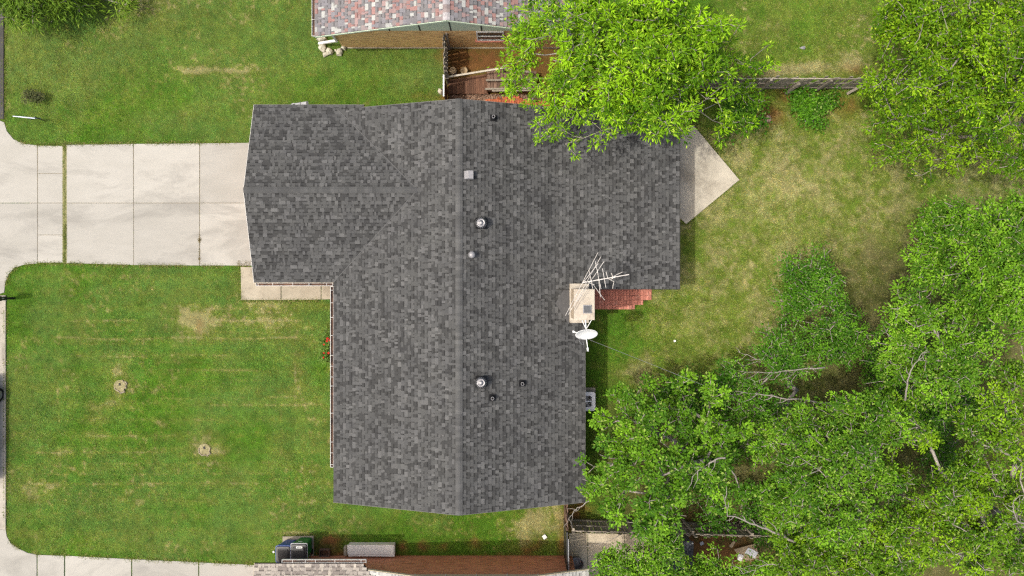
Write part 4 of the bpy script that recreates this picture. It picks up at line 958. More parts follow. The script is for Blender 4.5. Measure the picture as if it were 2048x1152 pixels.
# mailbox
t = thing('mailbox', 'black mailbox post on the kerb edge by the street', 'mailbox', gf(28,596))
c = gf(27,596.5)
m = MB(); m.box(c.x-.055,c.y-.05,0,c.x+.055,c.y+.05,.62); m.build('post', M_black, t)
m = MB(); m.box(c.x-.085,c.y-.085,.5,c.x+.085,c.y+.085,.56); m.box(c.x-.075,c.y-.075,.56,c.x+.075,c.y+.075,1.0); m.build('post_sleeve', M_black, t)
m = MB(); pr = [(-.1,1.02),(.1,1.02),(.1,1.14),(.07,1.2),(0,1.22),(-.07,1.2),(-.1,1.14)]
vs = [(c.x-.3,c.y+a,z) for a,z in pr]+[(c.x+.22,c.y+a,z) for a,z in pr]; n=7
m.add(vs,[tuple(range(n)),tuple(range(2*n-1,n-1,-1))]+[(i,i+n,(i+1)%n+n,(i+1)%n) for i in range(n)]); m.build('box', M_black, t)
m = MB(); m.box(c.x-.082,c.y-.02,.72,c.x-.076,c.y+.03,.9); m.box(c.x+.0755,c.y-.02,.68,c.x+.079,c.y+.03,.85); m.build('plate', M_greyp, t)
# scraps
def scrap(name,label,cat,pxx,pyy,w,h,rot,mat,z=.05,t=.02):
    c = gf(pxx,pyy); cs,sn = math.cos(rot),math.sin(rot)
    P = [(-w/2,-h/2),(w/2,-h/2*.9),(w/2*.95,h/2),(0,h/2*1.12),(-w/2*.92,h/2*.9)]
    m = MB(); m.prism([(c.x+a*cs-b*sn,c.y+a*sn+b*cs) for a,b in P],z,z+t,ch=.006); return m.build(name,mat,loc=c,label=label,cat=cat)
M_paper = surf('white_paper',(.82,.82,.80),(.75,.75,.73),6,.7,.05,fine=.05)
scrap('paper_scrap','white scrap of paper on dry grass by the side gate','paper',1089,1073,.17,.17,.6,M_paper)
scrap('crumpled_plastic','white crumpled plastic lying below the leafy vine patch','plastic scrap',1613,240,.2,.19,.2,M_paper,.04,.05)
scrap('paper_scrap','small white scrap in the dry back yard','paper',1349,682,.10,.08,.3,M_paper)
scrap('paper_scrap','tiny white scrap on the front lawn near the blue bin','paper',548,1103,.08,.08,.3,M_paper)

# ------------------------------------------------------------------ brick patio beside the chimney
t = thing('brick_patio', 'small red brick paver patio beside the chimney', 'patio', gf(1245,590))
m = MB(); m.prism(gp([(1183,561),(1302,561),(1302,598),(1262,605),(1250,613),(1183,615)]),-.05,.02); m.build('sand_bed', M_sandgap, t)
pm_ = MB(); pm_.prism([(-.055,-.095),(.055,-.095),(.055,.095),(-.055,.095)],0,.05,ch=.004); PV = pm_.mesh('brick', M_paver)
for r in range(6):
    y = 563+r*9.3+4.6
    for k in range(21):
        x = 1186+k*5.55+2.8
        if r >= 4 and x > 1303-(r-3)*17+random.uniform(-6,6): continue
        p = gf(x,y); piece('brick', PV, t, (p.x,p.y,.012+random.uniform(-.004,.004)), (random.gauss(0,.02),random.gauss(0,.02),random.gauss(0,.02)))
tuftfield('paver_weeds', [(1236,607),(1244,596),(1244,597),(1280,588),(1281,586),(1232,612),(1226,611),(1280,597),(1220,594),(1262,607),(1273,603),(1290,600),(1253,587)], [(.08,.12,.03),(.14,.12,.05)], 900, (2.4,2.0), .07, kind='stuff')

# ------------------------------------------------------------------ air conditioner
c = gf(1172.5,788+10); c = Vector((q(1172,803,.8).x, q(1172,803,.8).y, 0))
t = thing('air_conditioner', 'pale grey air conditioner with round fan tucked under the roof edge', 'air conditioner', c)
def rrect(cx,cy,w,d,r,n=4):
    out = []
    for sx,sy in ((1,1),(-1,1),(-1,-1),(1,-1)):
        for k in range(n+1):
            a = math.atan2(sy,sx)-math.pi/4+k/n*math.pi/2; out.append((cx+sx*(w/2-r)+r*math.cos(a),cy+sy*(d/2-r)+r*math.sin(a)))
    return out
m = MB(); m.prism(rrect(c.x,c.y,.74,.74,.1),.08,.72); m.build('coil_casing', M_metal_dull, t)
m = MB(); o_ = rrect(c.x,c.y,.78,.78,.11,8); n = len(o_); inn = []
for x,y in o_: a = math.atan2(y-c.y,x-c.x); inn.append((c.x+.29*math.cos(a),c.y+.29*math.sin(a)))
m.add([(x,y,.72) for x,y in o_]+[(x,y,.80) for x,y in o_]+[(x,y,.80) for x,y in inn]+[(x,y,.74) for x,y in inn],
      [(j*n+i,j*n+(i+1)%n,(j+1)*n+(i+1)%n,(j+1)*n+i) for j in range(3) for i in range(n)]); m.build('top_panel', M_ac, t)
m = MB(); m.cyl(c,.285,.722,.73,20); m.build('fan_well', M_dark, t)
m = MB(); m.cyl(c,.06,.735,.79,12)
fan = m.build('fan_hub', M_greyp, t)
for k in range(5):
    a = k*2*math.pi/5+.3; d = Vector((math.cos(a),math.sin(a),0)); s = Vector((-d.y,d.x,0)); P = Vector((c.x,c.y,.755)); m = MB()
    m.add([P+d*.05-s*.04,P+d*.27-s*.10,P+d*.27+s*.03+Vector((0,0,.03)),P+d*.05+s*.03+Vector((0,0,.015))],[(0,1,2,3)]); m.build('fan_blade', M_metal_dull, t)
m = MB()
for k in range(3):
    rr = .1+.08*k; m.tube([(c.x+rr*math.cos(a),c.y+rr*math.sin(a),.805) for a in np.linspace(0,2*math.pi,25)],.002,4)
for k in range(6):
    a = k*math.pi/6; m.bar((c.x-.29*math.cos(a),c.y-.29*math.sin(a),.803),(c.x+.29*math.cos(a),c.y+.29*math.sin(a),.803),.003,.003)
m.bar((c.x-.29,c.y,.80),(c.x+.28,c.y,.80),.05,.012)
m.build('grille', M_ac, t)
m = MB(); m.prism(rrect(c.x,c.y,.95,.95,.03,1),0,.08); m.build('pad', M_conc_old, t)

# ------------------------------------------------------------------ satellite dish and aerial on the chimney
Z = 4.95; c = q(1173,669,Z)
t = thing('satellite_dish', 'white satellite dish on struts beside the chimney', 'satellite dish', c)
nrm = Vector((.03,-.86,.5)).normalized(); M = nrm.to_track_quat('Z','Y').to_matrix()
m = MB(); prof = [(.005,-.075),(.12,-.068),(.24,-.045),(.34,-.015),(.395,.008),(.405,.0),(.345,-.03),(.24,-.06),(.12,-.083),(.005,-.09)]
m.lathe(c, prof, 32, M=M); m.build('dish', M_dish, t, smooth=True)
m = MB(); tip = q(1175.5,699,4.75); m.tube([c+M@Vector((0,-.3,-.05)), c.lerp(tip,.5)+Vector((0,0,-.1)), tip],.017,8); m.tube([tip+Vector((-.0,-.06,.02)),tip+Vector((0,.06,-.02))],[.035,.04],10); m.build('feed_arm', M_dish, t)
m = MB(); a = q(1149,664,4.9); m.tube([c+Vector((-.25,.05,-.03)),a],.016,8); m.tube([a,a+Vector((-.07,.03,0))],.04,10); m.build('side_feed', M_dish, t)
m = MB(); hub = q(1172,659,4.85)
for b in (q(1164,640,4.95),q(1171,640,4.95),q(1183,640,4.95)): m.tube([b,hub],.014 if b.x != q(1171,640,4.95).x else .026,8)
m.tube([hub,c+M@Vector((0,0,-.09))],.03,8); m.build('mount_strut', M_dish, t)
m = MB(); m.tube([q(1160,677,4.8),q(1158,682,4.6),q(1163,688,4.4),q(1168,690,4.3),q(1166,684,4.5)],.009,5); m.build('cable_loop', M_greyp, t)

t = thing('tv_aerial', 'old white branching TV aerial standing beside the chimney', 'aerial', q(1181,562,3.2))
ZA = 5.6; m = MB(); a = q(1166,565,ZA); b = q(1258,549,ZA); m.bar(a,b,.032,.032); m.build('boom', M_ant, t)
mp = q(1181,562.5,ZA); m = MB(); m.tube([(mp.x,mp.y,2.9),(mp.x,mp.y,ZA+.05)],.022,8); m.build('mast', M_ant, t)
EL = [((1196,505),(1131,631),.05,-.1),((1202,513),(1137,629),.02,-.15),((1208,523),(1153,604),.0,-.1),((1190.5,522),(1202,578),.03,-.05),((1178,540),(1185.5,577),.0,-.05),((1182,563),(1209,600),0,-.3),((1195,539),(1201,594),.05,-.1),
      ((1205,537),(1212,576),.0,0),((1212,543),(1216,558),0,0),((1228,562),(1225,577),0,-.2),((1197,527),(1162,570),.1,0),((1216,557),(1229,564),.02,-.05),((1223,546),(1226,556),.0,.0),((1224,554),(1234,549),.05,.05),((1234,549),(1245,544),.05,.12),
      ((1189,570),(1166,560),.03,.03),((1220,560),(1232,552),-.05,.05)]
for (a,b,z0,z1) in EL:
    m = MB(); m.tube([q(*a,ZA+z0),q(*b,ZA+z1)],.0105,6); m.build('element', M_ant, t)
for f in (.18,.34,.68):
    p = q(1166,565,ZA).lerp(q(1258,549,ZA),f); m = MB(); m.box(p.x-.03,p.y-.03,ZA-.03,p.x+.03,p.y+.03,ZA+.04); m.build('clamp', M_ant, t)
# overhead cable
m = MB(); a = q(1180,680,4.7); b = q(1440,784,4.2); pts = []
for k in range(25):
    f = k/24; p = a.lerp(b,f); p.z -= .35*math.sin(math.pi*f); pts.append(p)
m.tube(pts,.006,5)
m.build('overhead_cable', M_metal_dull, loc=a, label='thin overhead cable running from the satellite dish into the trees', cat='cable')

# ------------------------------------------------------------------ parked car at the kerb (only its tyre shows)
t = thing('parked_car', 'parked car at the kerb with only its dark tyre in view', 'car', (-22.42,-5.9,0))
cx = -22.60; y0 = -8.15; y1 = -3.7
prof = [(0,.38,.55,.82),(.06,.28,.78,.88),(.2,.26,.86,.9),(.9,.24,.95,.9),(1.15,.24,.97,.9),(3.2,.24,.95,.9),(4.0,.26,.9,.9),(4.35,.3,.8,.86),(4.45,.4,.6,.8)]
m = MB(); vs = []
for (yy,zb,zt,w) in prof:
    y = y1-yy
    for sx,z,k in ((-1,zb,.85),(-1,(zb+zt)/2,1),(-1,zt,.9),(1,zt,.9),(1,(zb+zt)/2,1),(1,zb,.85)): vs.append((cx-.08+sx*w*k*.95,y,z))
n=6; fs=[(j*n+i,(j+1)*n+i,(j+1)*n+(i+1)%n,j*n+(i+1)%n) for j in range(len(prof)-1) for i in range(n)]+[tuple(range(n)),tuple(range(len(vs)-1,len(vs)-n-1,-1))]
m.add(vs,fs); m.build('body', M_car, t, smooth=False)
m = MB(); rows=[(.95,.94,.72),(1.65,1.30,.5),(2.9,1.32,.5),(3.9,.90,.70)]; vs=[]
for yy,z,w in rows: vs += [(cx-w,y1-yy,z),(cx+w,y1-yy,z)]
vs += [(cx-.8,y1-1.0,.93),(cx+.8,y1-1.0,.93),(cx-.8,y1-3.8,.93),(cx+.8,y1-3.8,.93)]
m.add(vs,[(2,3,5,4)],0); m.add(vs,[(0,1,3,2),(4,5,7,6),(0,2,4,6),(1,7,5,3)],1); m.build('cabin', [M_car,M_glass], t)
for sx in (-1,1):
    for yy in (.82,3.55):
        m = MB(); x = cx+sx*(.85 if yy < 2 else .62); m.tube([(x-.1,y1-yy,.30),(x+.1,y1-yy,.30)],.30,22); wh = m.build('wheel', M_rub, t)
        m = MB(); m.tube([(x+sx*.08,y1-yy,.30),(x+sx*.108,y1-yy,.30)],.19,16); m.build('rim', M_metal_dull, wh)
    m = MB(); m.box(cx+sx*.62-.14,y1-.05,.6,cx+sx*.62+.14,y1+.0,.72); m.build('headlight', M_glass, t)

# ------------------------------------------------------------------ things in the south east yard
t = thing('storage_shed', 'dark grey ribbed shed roof half hidden under leaves', 'shed', gf(1366,1110))
A = q(1341,1083,1.5); Bq = q(1387,1175,1.5)
m = MB(); m.box(A.x+.05,Bq.y,0,Bq.x-.05,A.y-.05,1.36); m.build('wall', M_metal_dull, t)
mt = surf('dark_metal_roof',(.075,.08,.09),(.06,.064,.07),4,.5,.05,fine=.2)
for k in range(9):
    ya = A.y-(A.y-Bq.y)*k/9; yb = A.y-(A.y-Bq.y)*(k+1)/9+.015; z = 1.5-k*.02
    m = MB(); m.box(A.x,yb,z-.03,Bq.x,ya,z); m.build('roof_panel', mt, t)
for xx in (A.x+.05,Bq.x-.05):
    m = MB(); m.cyl((xx,A.y-.06),.035,1.5,1.54,10); m.build('post_cap', M_white, t)
t = thing('cardboard_box', 'flattened tan cardboard box on the dark soil under the trees', 'box', gf(1495,1105))
for p,z in (([(1466,1096),(1508,1085),(1518,1112),(1484,1122)],.12),([(1456,1090),(1466,1079),(1469,1083),(1462,1094)],.1)):
    m = MB(); m.prism(gp(p),z,z+.03,ch=.005); m.build('flap', M_tan, t)
m = MB(); m.prism(gp([(1474,1104),(1485,1108),(1480,1120),(1472,1117)]),.16,.18); m.build('torn_panel', M_tarp, t)
scrap('plastic_sheet','torn grey white plastic sheet beside the tan cardboard','plastic sheet',1500,1103,.5,.3,-.5,M_paper,.16,.02)
scrap('paper_scrap','grey white card lying right of the dark shed','paper',1403,1086,.17,.14,.5,M_greyp,.05,.02)
t = thing('metal_tub', 'round grey metal tub at the corner of the red brick house', 'tub', gf(1152,1120))
c = gf(1152,1122); m = MB(); m.lathe(c,[(.02,.02),(.24,.02),(.28,.4),(.295,.41),(.27,.4),(.22,.06),(.02,.06)],20); m.build('tub_body', M_metal_dull, t)
# ------------------------------------------------------------------ trees
def tree(name, label, base, blobs, ncl, leaf=(.15,.055), per=16, cols=None, seed=1, trunk_r=.16, spread=.26, dead=.06, group=None, clump=.75, cat='tree', droop=.0, minr=.011, tr_h=None, twigs=2, hgt=1.0):
    r = np.random.default_rng(seed)
    B = gf(*base); t = thing(name, label, cat, B, group)
    # clump centres inside the blobs
    P = []
    wts = np.array([b[3]**2*(b[4] if len(b) > 4 else 1) for b in blobs], float); wts /= wts.sum()
    ncenter = max(6, ncl//8); cents = []
    picks = []
    for bi in range(len(blobs)): picks += [bi]*max(2 if blobs[bi][3] > 16 else 1, int(round(wts[bi]*ncenter)))
    r.shuffle(picks); ncenter = len(picks)
    for i in picks:
        b = blobs[i]; c = q(b[0], b[1], b[2]); R = b[3]*(CAMH-b[2])/FOC
        d = r.normal(0,1,3); d /= np.linalg.norm(d); rad = R*r.uniform(.2,1)**.45
        cents.append((np.array(c)+d*rad*np.array([1,1,.8])-np.array([0,0,.5*R*r.random()]), R))
    CI = []
    for i in range(ncl):
        ci_ = r.integers(0, ncenter); c, R = cents[ci_]; CI.append(ci_)
        P.append(c + r.normal(0, 1, 3)*np.array([.30,.30,.16])*clump)
    P = np.array(P); CID = np.array(CI); ctone = r.random(ncenter); P[:,2] = np.maximum(P[:,2], .35)
    # branch skeleton: join every twig point to the tree by the cheapest path
    zc = min(b[2] for b in blobs); H = (tr_h or max(.8, zc*.45))
    bp = np.array(B)
    nodes = [bp, bp+np.array([r.normal(0,.06),r.normal(0,.06),H*.5]), bp+np.array([r.normal(0,.12),r.normal(0,.12),H])]
    par = [-1,0,1]; plen = [0,0,0]
    cen = np.array([c for c,_ in cents])
    order = np.argsort(np.linalg.norm(cen-nodes[2],axis=1))
    buf = [np.zeros((60000,3)), np.zeros(60000), 0]
    def attach(p, alpha, sag):
        m_ = len(nodes)
        while buf[2] < m_:
            buf[0][buf[2]] = nodes[buf[2]]; buf[1][buf[2]] = plen[buf[2]]; buf[2] += 1
        A = buf[0][2:m_]; L = buf[1][2:m_]; df = A-p
        dd = np.sqrt((df*df).sum(1)); cost = dd+alpha*L; k = int(np.argmin(cost))+2
        a = nodes[k]; dist = np.linalg.norm(p-a)
        last = k; ns = max(1,int(dist/.55))
        for j in range(1, ns+1):
            f = j/ns; pt = a+(p-a)*f
            if j < ns: pt = pt + r.normal(0,.05*min(1,dist),3) + np.array([0,0,-sag*math.sin(math.pi*f)*dist])
            nodes.append(pt); par.append(last); plen.append(plen[last]+dist/ns); last = len(nodes)-1
        return last
    for i in order: attach(cen[i]-np.array([0,0,.12]), .45, .06)
    leafn = []
    o2 = np.argsort(np.linalg.norm(P-nodes[2],axis=1))
    for i in o2: leafn.append((attach(P[i], .25, .02), i))
    n = len(nodes); cnt = np.zeros(n)
    for k,_ in leafn: cnt[k] += 1
    for k in range(n-1,0,-1): cnt[par[k]] += cnt[k]
    rad = np.maximum(minr, trunk_r*(cnt/max(1,cnt[0]))**.52)
    m = MB()
    for k in range(1,n):
        if cnt[k] == 0: continue
        a, b = nodes[par[k]], nodes[k]
        m.tube([a,b],[min(rad[par[k]],rad[k]*1.35),rad[k]], 7 if rad[k] > .05 else 4)
    m.build('trunk', M_bark, t, smooth=True)
    # leaves
    base_c = []; dirs = []
    live = [(k,i) for k,i in leafn if r.random() > dead]
    cpos = np.array([P[i] for k,i in live]); cdir = np.array([P[i]-nodes[par[k]] for k,i in live]); cdir /= np.linalg.norm(cdir,axis=1)[:,None]+1e-6
    nl = len(live)*per
    ci = np.repeat(np.arange(len(live)), per)
    pos = cpos[ci] + r.normal(0,1,(nl,3))*spread*np.array([.62,.62,.34])
    out = (pos-cpos[ci]); out[:,2] *= .4
    out = out/(np.linalg.norm(out,axis=1)[:,None]+1e-6)*.8 + cdir[ci]*.6 + r.normal(0,.45,(nl,3)); out[:,2] = out[:,2]*.55 - droop
    out /= np.linalg.norm(out,axis=1)[:,None]
    up = np.array([0,0,1.0]) + r.normal(0,.42,(nl,3)); sd = np.cross(out,up); sd /= np.linalg.norm(sd,axis=1)[:,None]+1e-9; nn = np.cross(sd,out)
    Ln = leaf[0]*r.uniform(.65,1.25,nl)[:,None]; Wn = leaf[1]*r.uniform(.7,1.25,nl)[:,None]
    v0 = pos; v2 = pos+out*Ln-nn*Ln*.12; md = pos+out*Ln*.45+nn*Ln*.03
    v1 = md+sd*Wn+nn*Wn*.3; v3 = md-sd*Wn+nn*Wn*.3
    V = np.stack([v0,v1,v2,v3],1).reshape(-1,3)
    i0 = np.arange(nl)*4; F = np.concatenate([np.stack([i0,i0+1,i0+2],1),np.stack([i0,i0+2,i0+3],1)],0)
    pal = np.array(cols); cm = .55*ctone[CID[[i for k,i in live]]] + .45*r.random(len(live))
    tone = (np.clip(cm[ci][:,None]*1.35-.18,0,1)**1.8)*.80 + r.random((nl,1))*.20
    lo, hi = pal[0], pal[1]
    C = lo*(1-tone)+hi*tone
    if len(pal) > 2:
        sel = r.random(nl) < .07; C[sel] = pal[2]
    C = C*r.uniform(.8,1.2,(nl,1))
    np_mesh('crown', V, F, np.repeat(C.clip(0,1),4,0), M_leaf, t, kind='stuff')
    return t
BRIGHT = [(.034,.115,.004),(.29,.54,.010),(.38,.55,.05)]
MIDG = [(.030,.100,.006),(.205,.42,.020),(.23,.33,.06)]
DEEP = [(.024,.092,.005),(.125,.305,.016),(.18,.27,.06)]
YELG = [(.036,.110,.003),(.24,.43,.010),(.29,.41,.03)]

tree('pecan_tree','tall bright green tree leaning over the roof and the deck at the top',(1262,165),
     [(1085,60,5,62),(1052,90,4.6,26,.9),(1180,80,6.5,85),(1290,70,7.6,95),(1390,90,7.2,78),(1125,165,5.2,62),(1230,180,6.6,90),(1330,170,7.0,85),(1420,160,5.8,48),(1180,232,5.0,46),(1285,245,5.2,48),(1260,120,6.8,90),(1360,110,7,80),(1160,140,5.6,70),
      (1340,248,4.4,28),(1492,122,5,30,.8),(1525,130,4.8,16,.6),(1438,50,6.2,38),(1075,22,5,48),(1340,20,7.4,80),(1210,10,6.8,80),(1465,232,3.0,24,.4),(1495,190,3.0,18,.3),(1095,235,4.6,34,.8),(1124,283,4.5,11,.7),(1250,-40,7,120),(1045,150,4.4,24,.8)],
     1900, (.165,.025), 22, BRIGHT, 11, .16, .14, .05, clump=.95)
tree('shade_tree','wide yellow green tree filling the top right corner',(1985,140),
     [(1820,50,5.5,62,1.3),(1880,60,6,70,1.4),(1950,50,7,110),(1770,150,4,34),(2000,160,7,90),(2050,90,7.4,110),(1815,165,5.0,56),(1920,180,6.4,100),(2045,230,6.6,90),(1835,262,4.0,60),(1945,285,4.8,60),(1880,325,3.2,40,.6),(2060,330,5,60),(1900,-30,6,110),(1790,235,3.2,34,.7)],
     1700, (.125,.03), 22, YELG, 12, .2, .14, .08, clump=.95)
tree('shade_tree','rounded mid green tree at the right edge beyond the dry lawn',(1990,560),
     [(1960,465,6.4,60),(1895,450,5.2,44),(2010,520,6.6,75),(1880,525,5,46),(2045,600,6.4,70),(1975,600,5.6,54),(2060,450,6,60),(1850,500,3.8,22,.5)], 1722, (0.111, 0.029), 26, MIDG, 13, .2, .14, .08)
tree('young_tree','slender young tree standing alone at the edge of the dry lawn',(1650,640),
     [(1615,545,3,36),(1645,585,3.4,48),(1680,655,3.0,42),(1605,600,2.6,36),(1650,690,3,40),(1700,700,2.6,36),(1585,640,2.4,22,.6),(1720,640,2.2,20,.6),(1590,540,2.4,16,.6),(1660,520,2.6,16,.7),(1740,690,2.4,22,.6)], 640, (0.101, 0.026), 20, DEEP, 14, .09, .14, .06)
tree('shade_tree','sparse grey limbed tree right of the young tree',(1890,725),
     [(1850,595,4.6,44,.7),(1815,640,5.4,50),(1885,690,5.8,60),(1800,725,4.6,40),(1925,770,5.8,60),(1850,770,5.0,40),(1960,700,6,50),(1748,790,4.2,28,.7)], 950, (0.111, 0.029), 21, MIDG, 15, .17, .14, .22)
tree('young_tree','low leafy sapling with bare grey twigs over the back lawn',(1575,770),
     [(1480,775,3.6,44),(1555,700,3.6,46),(1590,735,3.6,38),(1500,810,3.6,40),(1440,770,3,30,.7),(1560,830,3.2,36)], 500, (0.106, 0.027), 20, DEEP, 16, .1, .14, .25)
tree('shade_tree','broad green tree crowding the east edge of the dark roof',(1395,915),
     [(1235,835,3.8,48),(1300,800,3.4,44),(1335,880,4.8,75),(1230,925,4.2,50),(1300,965,5.2,82),(1405,925,5.8,66),(1420,845,4.6,54),(1238,1005,4.4,42),(1375,1010,5.6,66),(1455,1005,5.0,36),(1480,880,5.4,48),(1195,850,3.4,16,.8),(1375,800,3.6,44,.9),(1445,950,4.6,44,.9),(1270,890,4.2,50),(1350,950,5,50),(1200,960,3.6,22,.8),(1300,1045,4.6,40)],
     540, (.13,.042), 34, MIDG, 17, .22, .14, .20)
tree('shade_tree','tall green tree in the middle of the lower right thicket',(1680,905),
     [(1600,860,5.4,44),(1680,835,5.6,50),(1720,900,6.4,60),(1630,940,6.4,62),(1765,845,5.6,44),(1590,1000,5.6,56),(1680,1025,6.4,66),(1755,985,5.6,50),(1535,900,4.6,34)], 1544, (0.111, 0.029), 24, MIDG, 18, .2, .14, .26)
tree('shade_tree','bright green tree in the bottom right corner',(1910,985),
     [(1830,860,5.6,44),(1990,850,6.2,66),(2030,960,6.4,80),(1900,1010,6.4,70),(1820,1085,6.2,66),(1960,1095,6.4,80),(2050,1090,6,70),(1800,960,5,44),(2040,770,5.6,46)], 1544, (0.111, 0.029), 24, [MIDG[0],YELG[1],MIDG[2]], 19, .24, .14, .22)
tree('shade_tree','green tree leaning over the bottom edge beside the cardboard',(1660,1130),
     [(1720,1110,5.6,64),(1610,1090,5.0,54),(1650,1160,5.6,70),(1560,1040,4.6,34),(1780,1150,5.6,64)], 836, (0.111, 0.029), 24, [MIDG[0],YELG[1],MIDG[2]], 20, .17, .14, .22)
tree('young_tree','small leafy tree over the concrete beside the southern house',(1275,1190),
     [(1232,1132,3.4,30),(1290,1160,3.4,46),(1330,1100,3.4,32),(1225,1165,3.2,30),(1310,1078,3.2,22,.8),(1345,1165,3.2,36)], 540, (0.111, 0.029), 24, MIDG, 21, .1, .14, .05)
tree('young_tree','small leafy tree right of the dark ribbed shed',(1440,1200),
     [(1425,1146,3.0,26),(1460,1158,3.2,34),(1400,1168,3,36),(1540,1150,3.4,30)], 374, (0.111, 0.029), 23, MIDG, 22, .08, .14, .06)
tree('feathery_tree','feathery bright green tree in the top left corner','' or (20,-110),
     [(20,3,1.7,34),(75,10,1.6,32),(110,12,1.3,24),(145,6,1.0,16,.7),(0,-40,2.2,50),(80,-30,2.0,50),(165,-25,1.3,34),(238,-1,.9,10,.3)], 260, (.24,.022), 26, [(.075,.16,.012),(.18,.30,.02),(.22,.3,.04)], 23, .15, .30, .02, droop=.25)
# low growth
for k,(lab,base_,bl,n_) in enumerate((('low dark bush in the gap left of the pale bare branches',(1380,800),[(1350,800,1.2,40),(1400,820,1.4,40),(1310,830,1.2,34),(1430,780,1.1,26,.6)],300),
   ('low dark bush beneath the centre of the broad green tree',(1440,930),[(1440,920,1.3,46),(1400,960,1.4,44),(1470,870,1.2,36)],300),
   ('low dark bush beneath the sparse grey limbed tree',(1820,800),[(1800,790,1.4,46),(1860,830,1.5,48),(1760,740,1.2,36,.8),(1840,700,1.3,40,.8)],340),
   ('low dark bush in the shaded gap near the right edge',(1890,900),[(1880,880,1.5,36),(1920,930,1.5,50),(1960,820,1.5,44)],240),
   ('low dark bush along the shaded fence above the cardboard',(1500,1030),[(1500,1020,1.3,40,.8),(1550,1040,1.4,40),(1430,1045,1.3,34,.7),(1600,1060,1.3,40)],260))):
    tree('bush', lab, base_, bl, n_, (.10,.03), 20, DEEP, 40+k, .04, .15, .04, cat='bush', clump=.9, tr_h=.3)
tree('vine_patch','low leafy green vine patch below the picket fence','' or (1615,208),
     [(1605,205,.4,20),(1628,208,.45,22),(1640,220,.35,18),(1590,192,.35,12),(1652,192,.3,10,.6),(1618,226,.3,14)], 120, (.10,.045), 20, DEEP, 24, .02, .2, .0, cat='vine', clump=.6, tr_h=.2, minr=.004)
tree('sapling','thin sapling beside the patch of bare soil under the big tree','' or (1485,225),
     [(1465,255,1.4,22,.7),(1490,215,1.6,26),(1470,200,1.8,24),(1510,235,1.4,16,.6),(1450,215,1.6,24)], 90, (.12,.045), 16, DEEP, 25, .03, .2, .02, clump=.6, minr=.005)
tree('weed_clump','scruffy weed clump on the lawn beside the yard sign','' or (72,198),
     [(62,195,.12,9),(74,200,.14,9),(84,198,.12,7)], 36, (.09,.02), 16, [(.05,.07,.02),(.12,.12,.05)], 26, .01, .12, .0, cat='weed', clump=.2, tr_h=.05, minr=.003)
for i,(bx_,by_,lab) in enumerate(((651,682,'red flowering rose bush beside the white gutter'),(648,708,'smaller pink red rose bush below the other by the gutter'))):
    t = tree('rose_bush', lab, (bx_+4,by_), [(bx_,by_,.45,10),(bx_+8,by_+6,.5,9),(bx_+6,by_-8,.45,8)], 44, (.08,.03), 16, [(.07,.15,.02),(.17,.27,.05)], 30+i, .015, .14, .0, cat='rose bush', clump=.28, tr_h=.15, minr=.003)
    spots = ((655,677),(654,682),(660,680),(648,689)) if i == 0 else ((648,706),(657,706),(647,715))
    for fx,fy in spots:
        c = q(fx,fy,.72); m = MB(); s_ = .05 if fx not in (648,647) else .035
        for k in range(7):
            a = k*2*math.pi/7; d = Vector((math.cos(a),math.sin(a),0)); sdv = Vector((-d.y,d.x,0))
            m.add([c,c+d*s_*.6-sdv*s_*.4+Vector((0,0,.02)),c+d*s_*1.2+Vector((0,0,.01)),c+d*s_*.6+sdv*s_*.4+Vector((0,0,.025))],[(0,1,2,3)])
        m.build('flower', M_red, t)
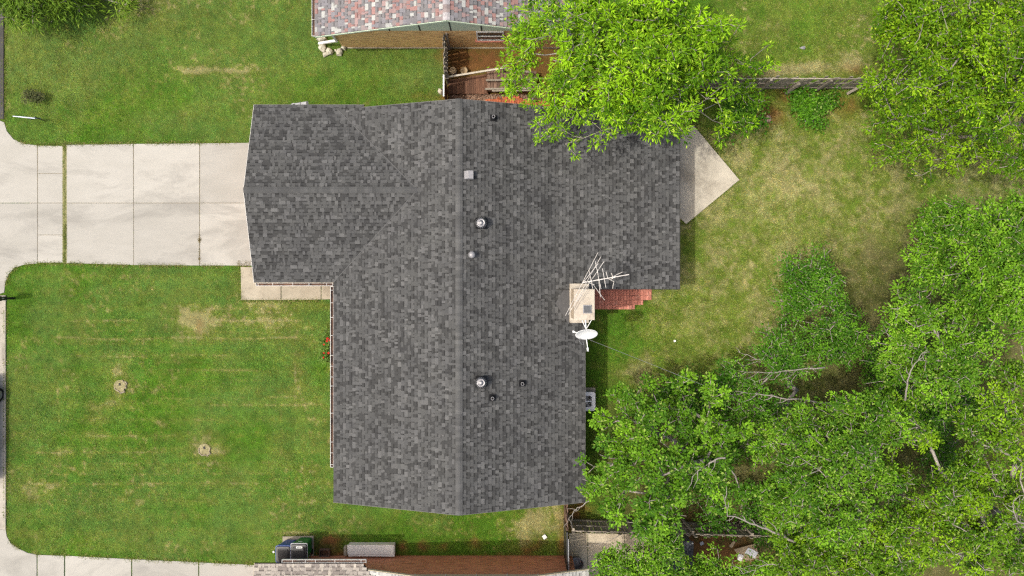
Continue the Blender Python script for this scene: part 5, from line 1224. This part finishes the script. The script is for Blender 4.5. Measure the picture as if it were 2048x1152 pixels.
# fallen bare limbs under the thicket
def limb(label, pts, r=.045, z=(.3,.4)):
    P = [q(a,b,z[0]+(z[1]-z[0])*i/max(1,len(pts)-1)) for i,(a,b) in enumerate(pts)]
    t = thing('dead_branch', label, 'branch', P[0]); m = MB()
    fine = []
    for i in range(len(P)-1):
        for k in range(4): fine.append(P[i].lerp(P[i+1],k/4)+Vector((random.gauss(0,.02),random.gauss(0,.02),random.gauss(0,.02))))
    fine.append(P[-1]); n = len(fine)
    m.tube(fine,[r*.72*(1-.8*i/(n-1)) for i in range(n)],6); m.build('limb', M_deadwood, t, smooth=True)
    for i in range(3,n-1,2):
        d = (fine[i+1]-fine[i]).normalized(); s_ = Vector((-d.y,d.x,random.uniform(-.2,.5)))*random.choice((-1,1)); L = random.uniform(.25,.7)
        p1 = fine[i]+(d*.7+s_*.6)*L*.5; p2 = p1+(d*.9+s_*.3+Vector((0,0,random.uniform(-.2,.2))))*L*.6
        k = MB(); k.tube([fine[i],p1,p2],[r*.35,r*.25,r*.1],5); k.build('twig', M_deadwood, t)
limb('bare grey branch reaching left over the lawn above the other bare branch',[(1600,735),(1555,728),(1500,712),(1475,703)],.04,(3.6,3.4))
limb('long bare pale branch lying just below the first bare branch',[(1650,735),(1575,742),(1530,746),(1478,742)],.045,(4.0,3.6))
limb('long pale branch crossing the thicket from the middle leftward',[(1660,806),(1590,800),(1530,790),(1470,782)],.06,(4.2,4.0))
limb('pale forked bare limb in the gap of the lower thicket',[(1690,825),(1668,815),(1640,806)],.09,(4.4,4.6))
limb('fan of bare grey twigs at the centre of the broad tree',[(1450,915),(1425,922),(1400,938),(1382,955)],.05,(5.9,6.0))
limb('bare arching branch over the south fence gate',[(1178,1003),(1155,1016),(1140,1032),(1133,1052)],.03,(3.8,3.0))
limb('thin bare branch hanging above the shaded back pavement',[(1240,1068),(1220,1082),(1200,1088),(1182,1097)],.022,(2.8,2.4))
limb('bare grey limb rising through the bottom thicket near the cardboard',[(1590,1085),(1545,1062),(1500,1045),(1455,1030),(1446,990)],.07,(5.0,5.6))
limb('pale upright limb with a hooked tip at the right edge',[(2060,1050),(2035,1042),(2026,1020),(2028,1000)],.05,(6.6,6.9))
limb('pale stout trunk limb at the right edge of the picture',[(2060,790),(2042,745),(2036,725)],.14,(3.5,5.2))
limb('pale forked limb with twigs high in the grey limbed tree',[(1810,800),(1815,760),(1830,728),(1855,700)],.05,(5.6,6.4))
limb('bare twisted limbs low in the bottom right tree',[(1560,1128),(1530,1130),(1505,1142),(1480,1146)],.035,(4.2,4.0))
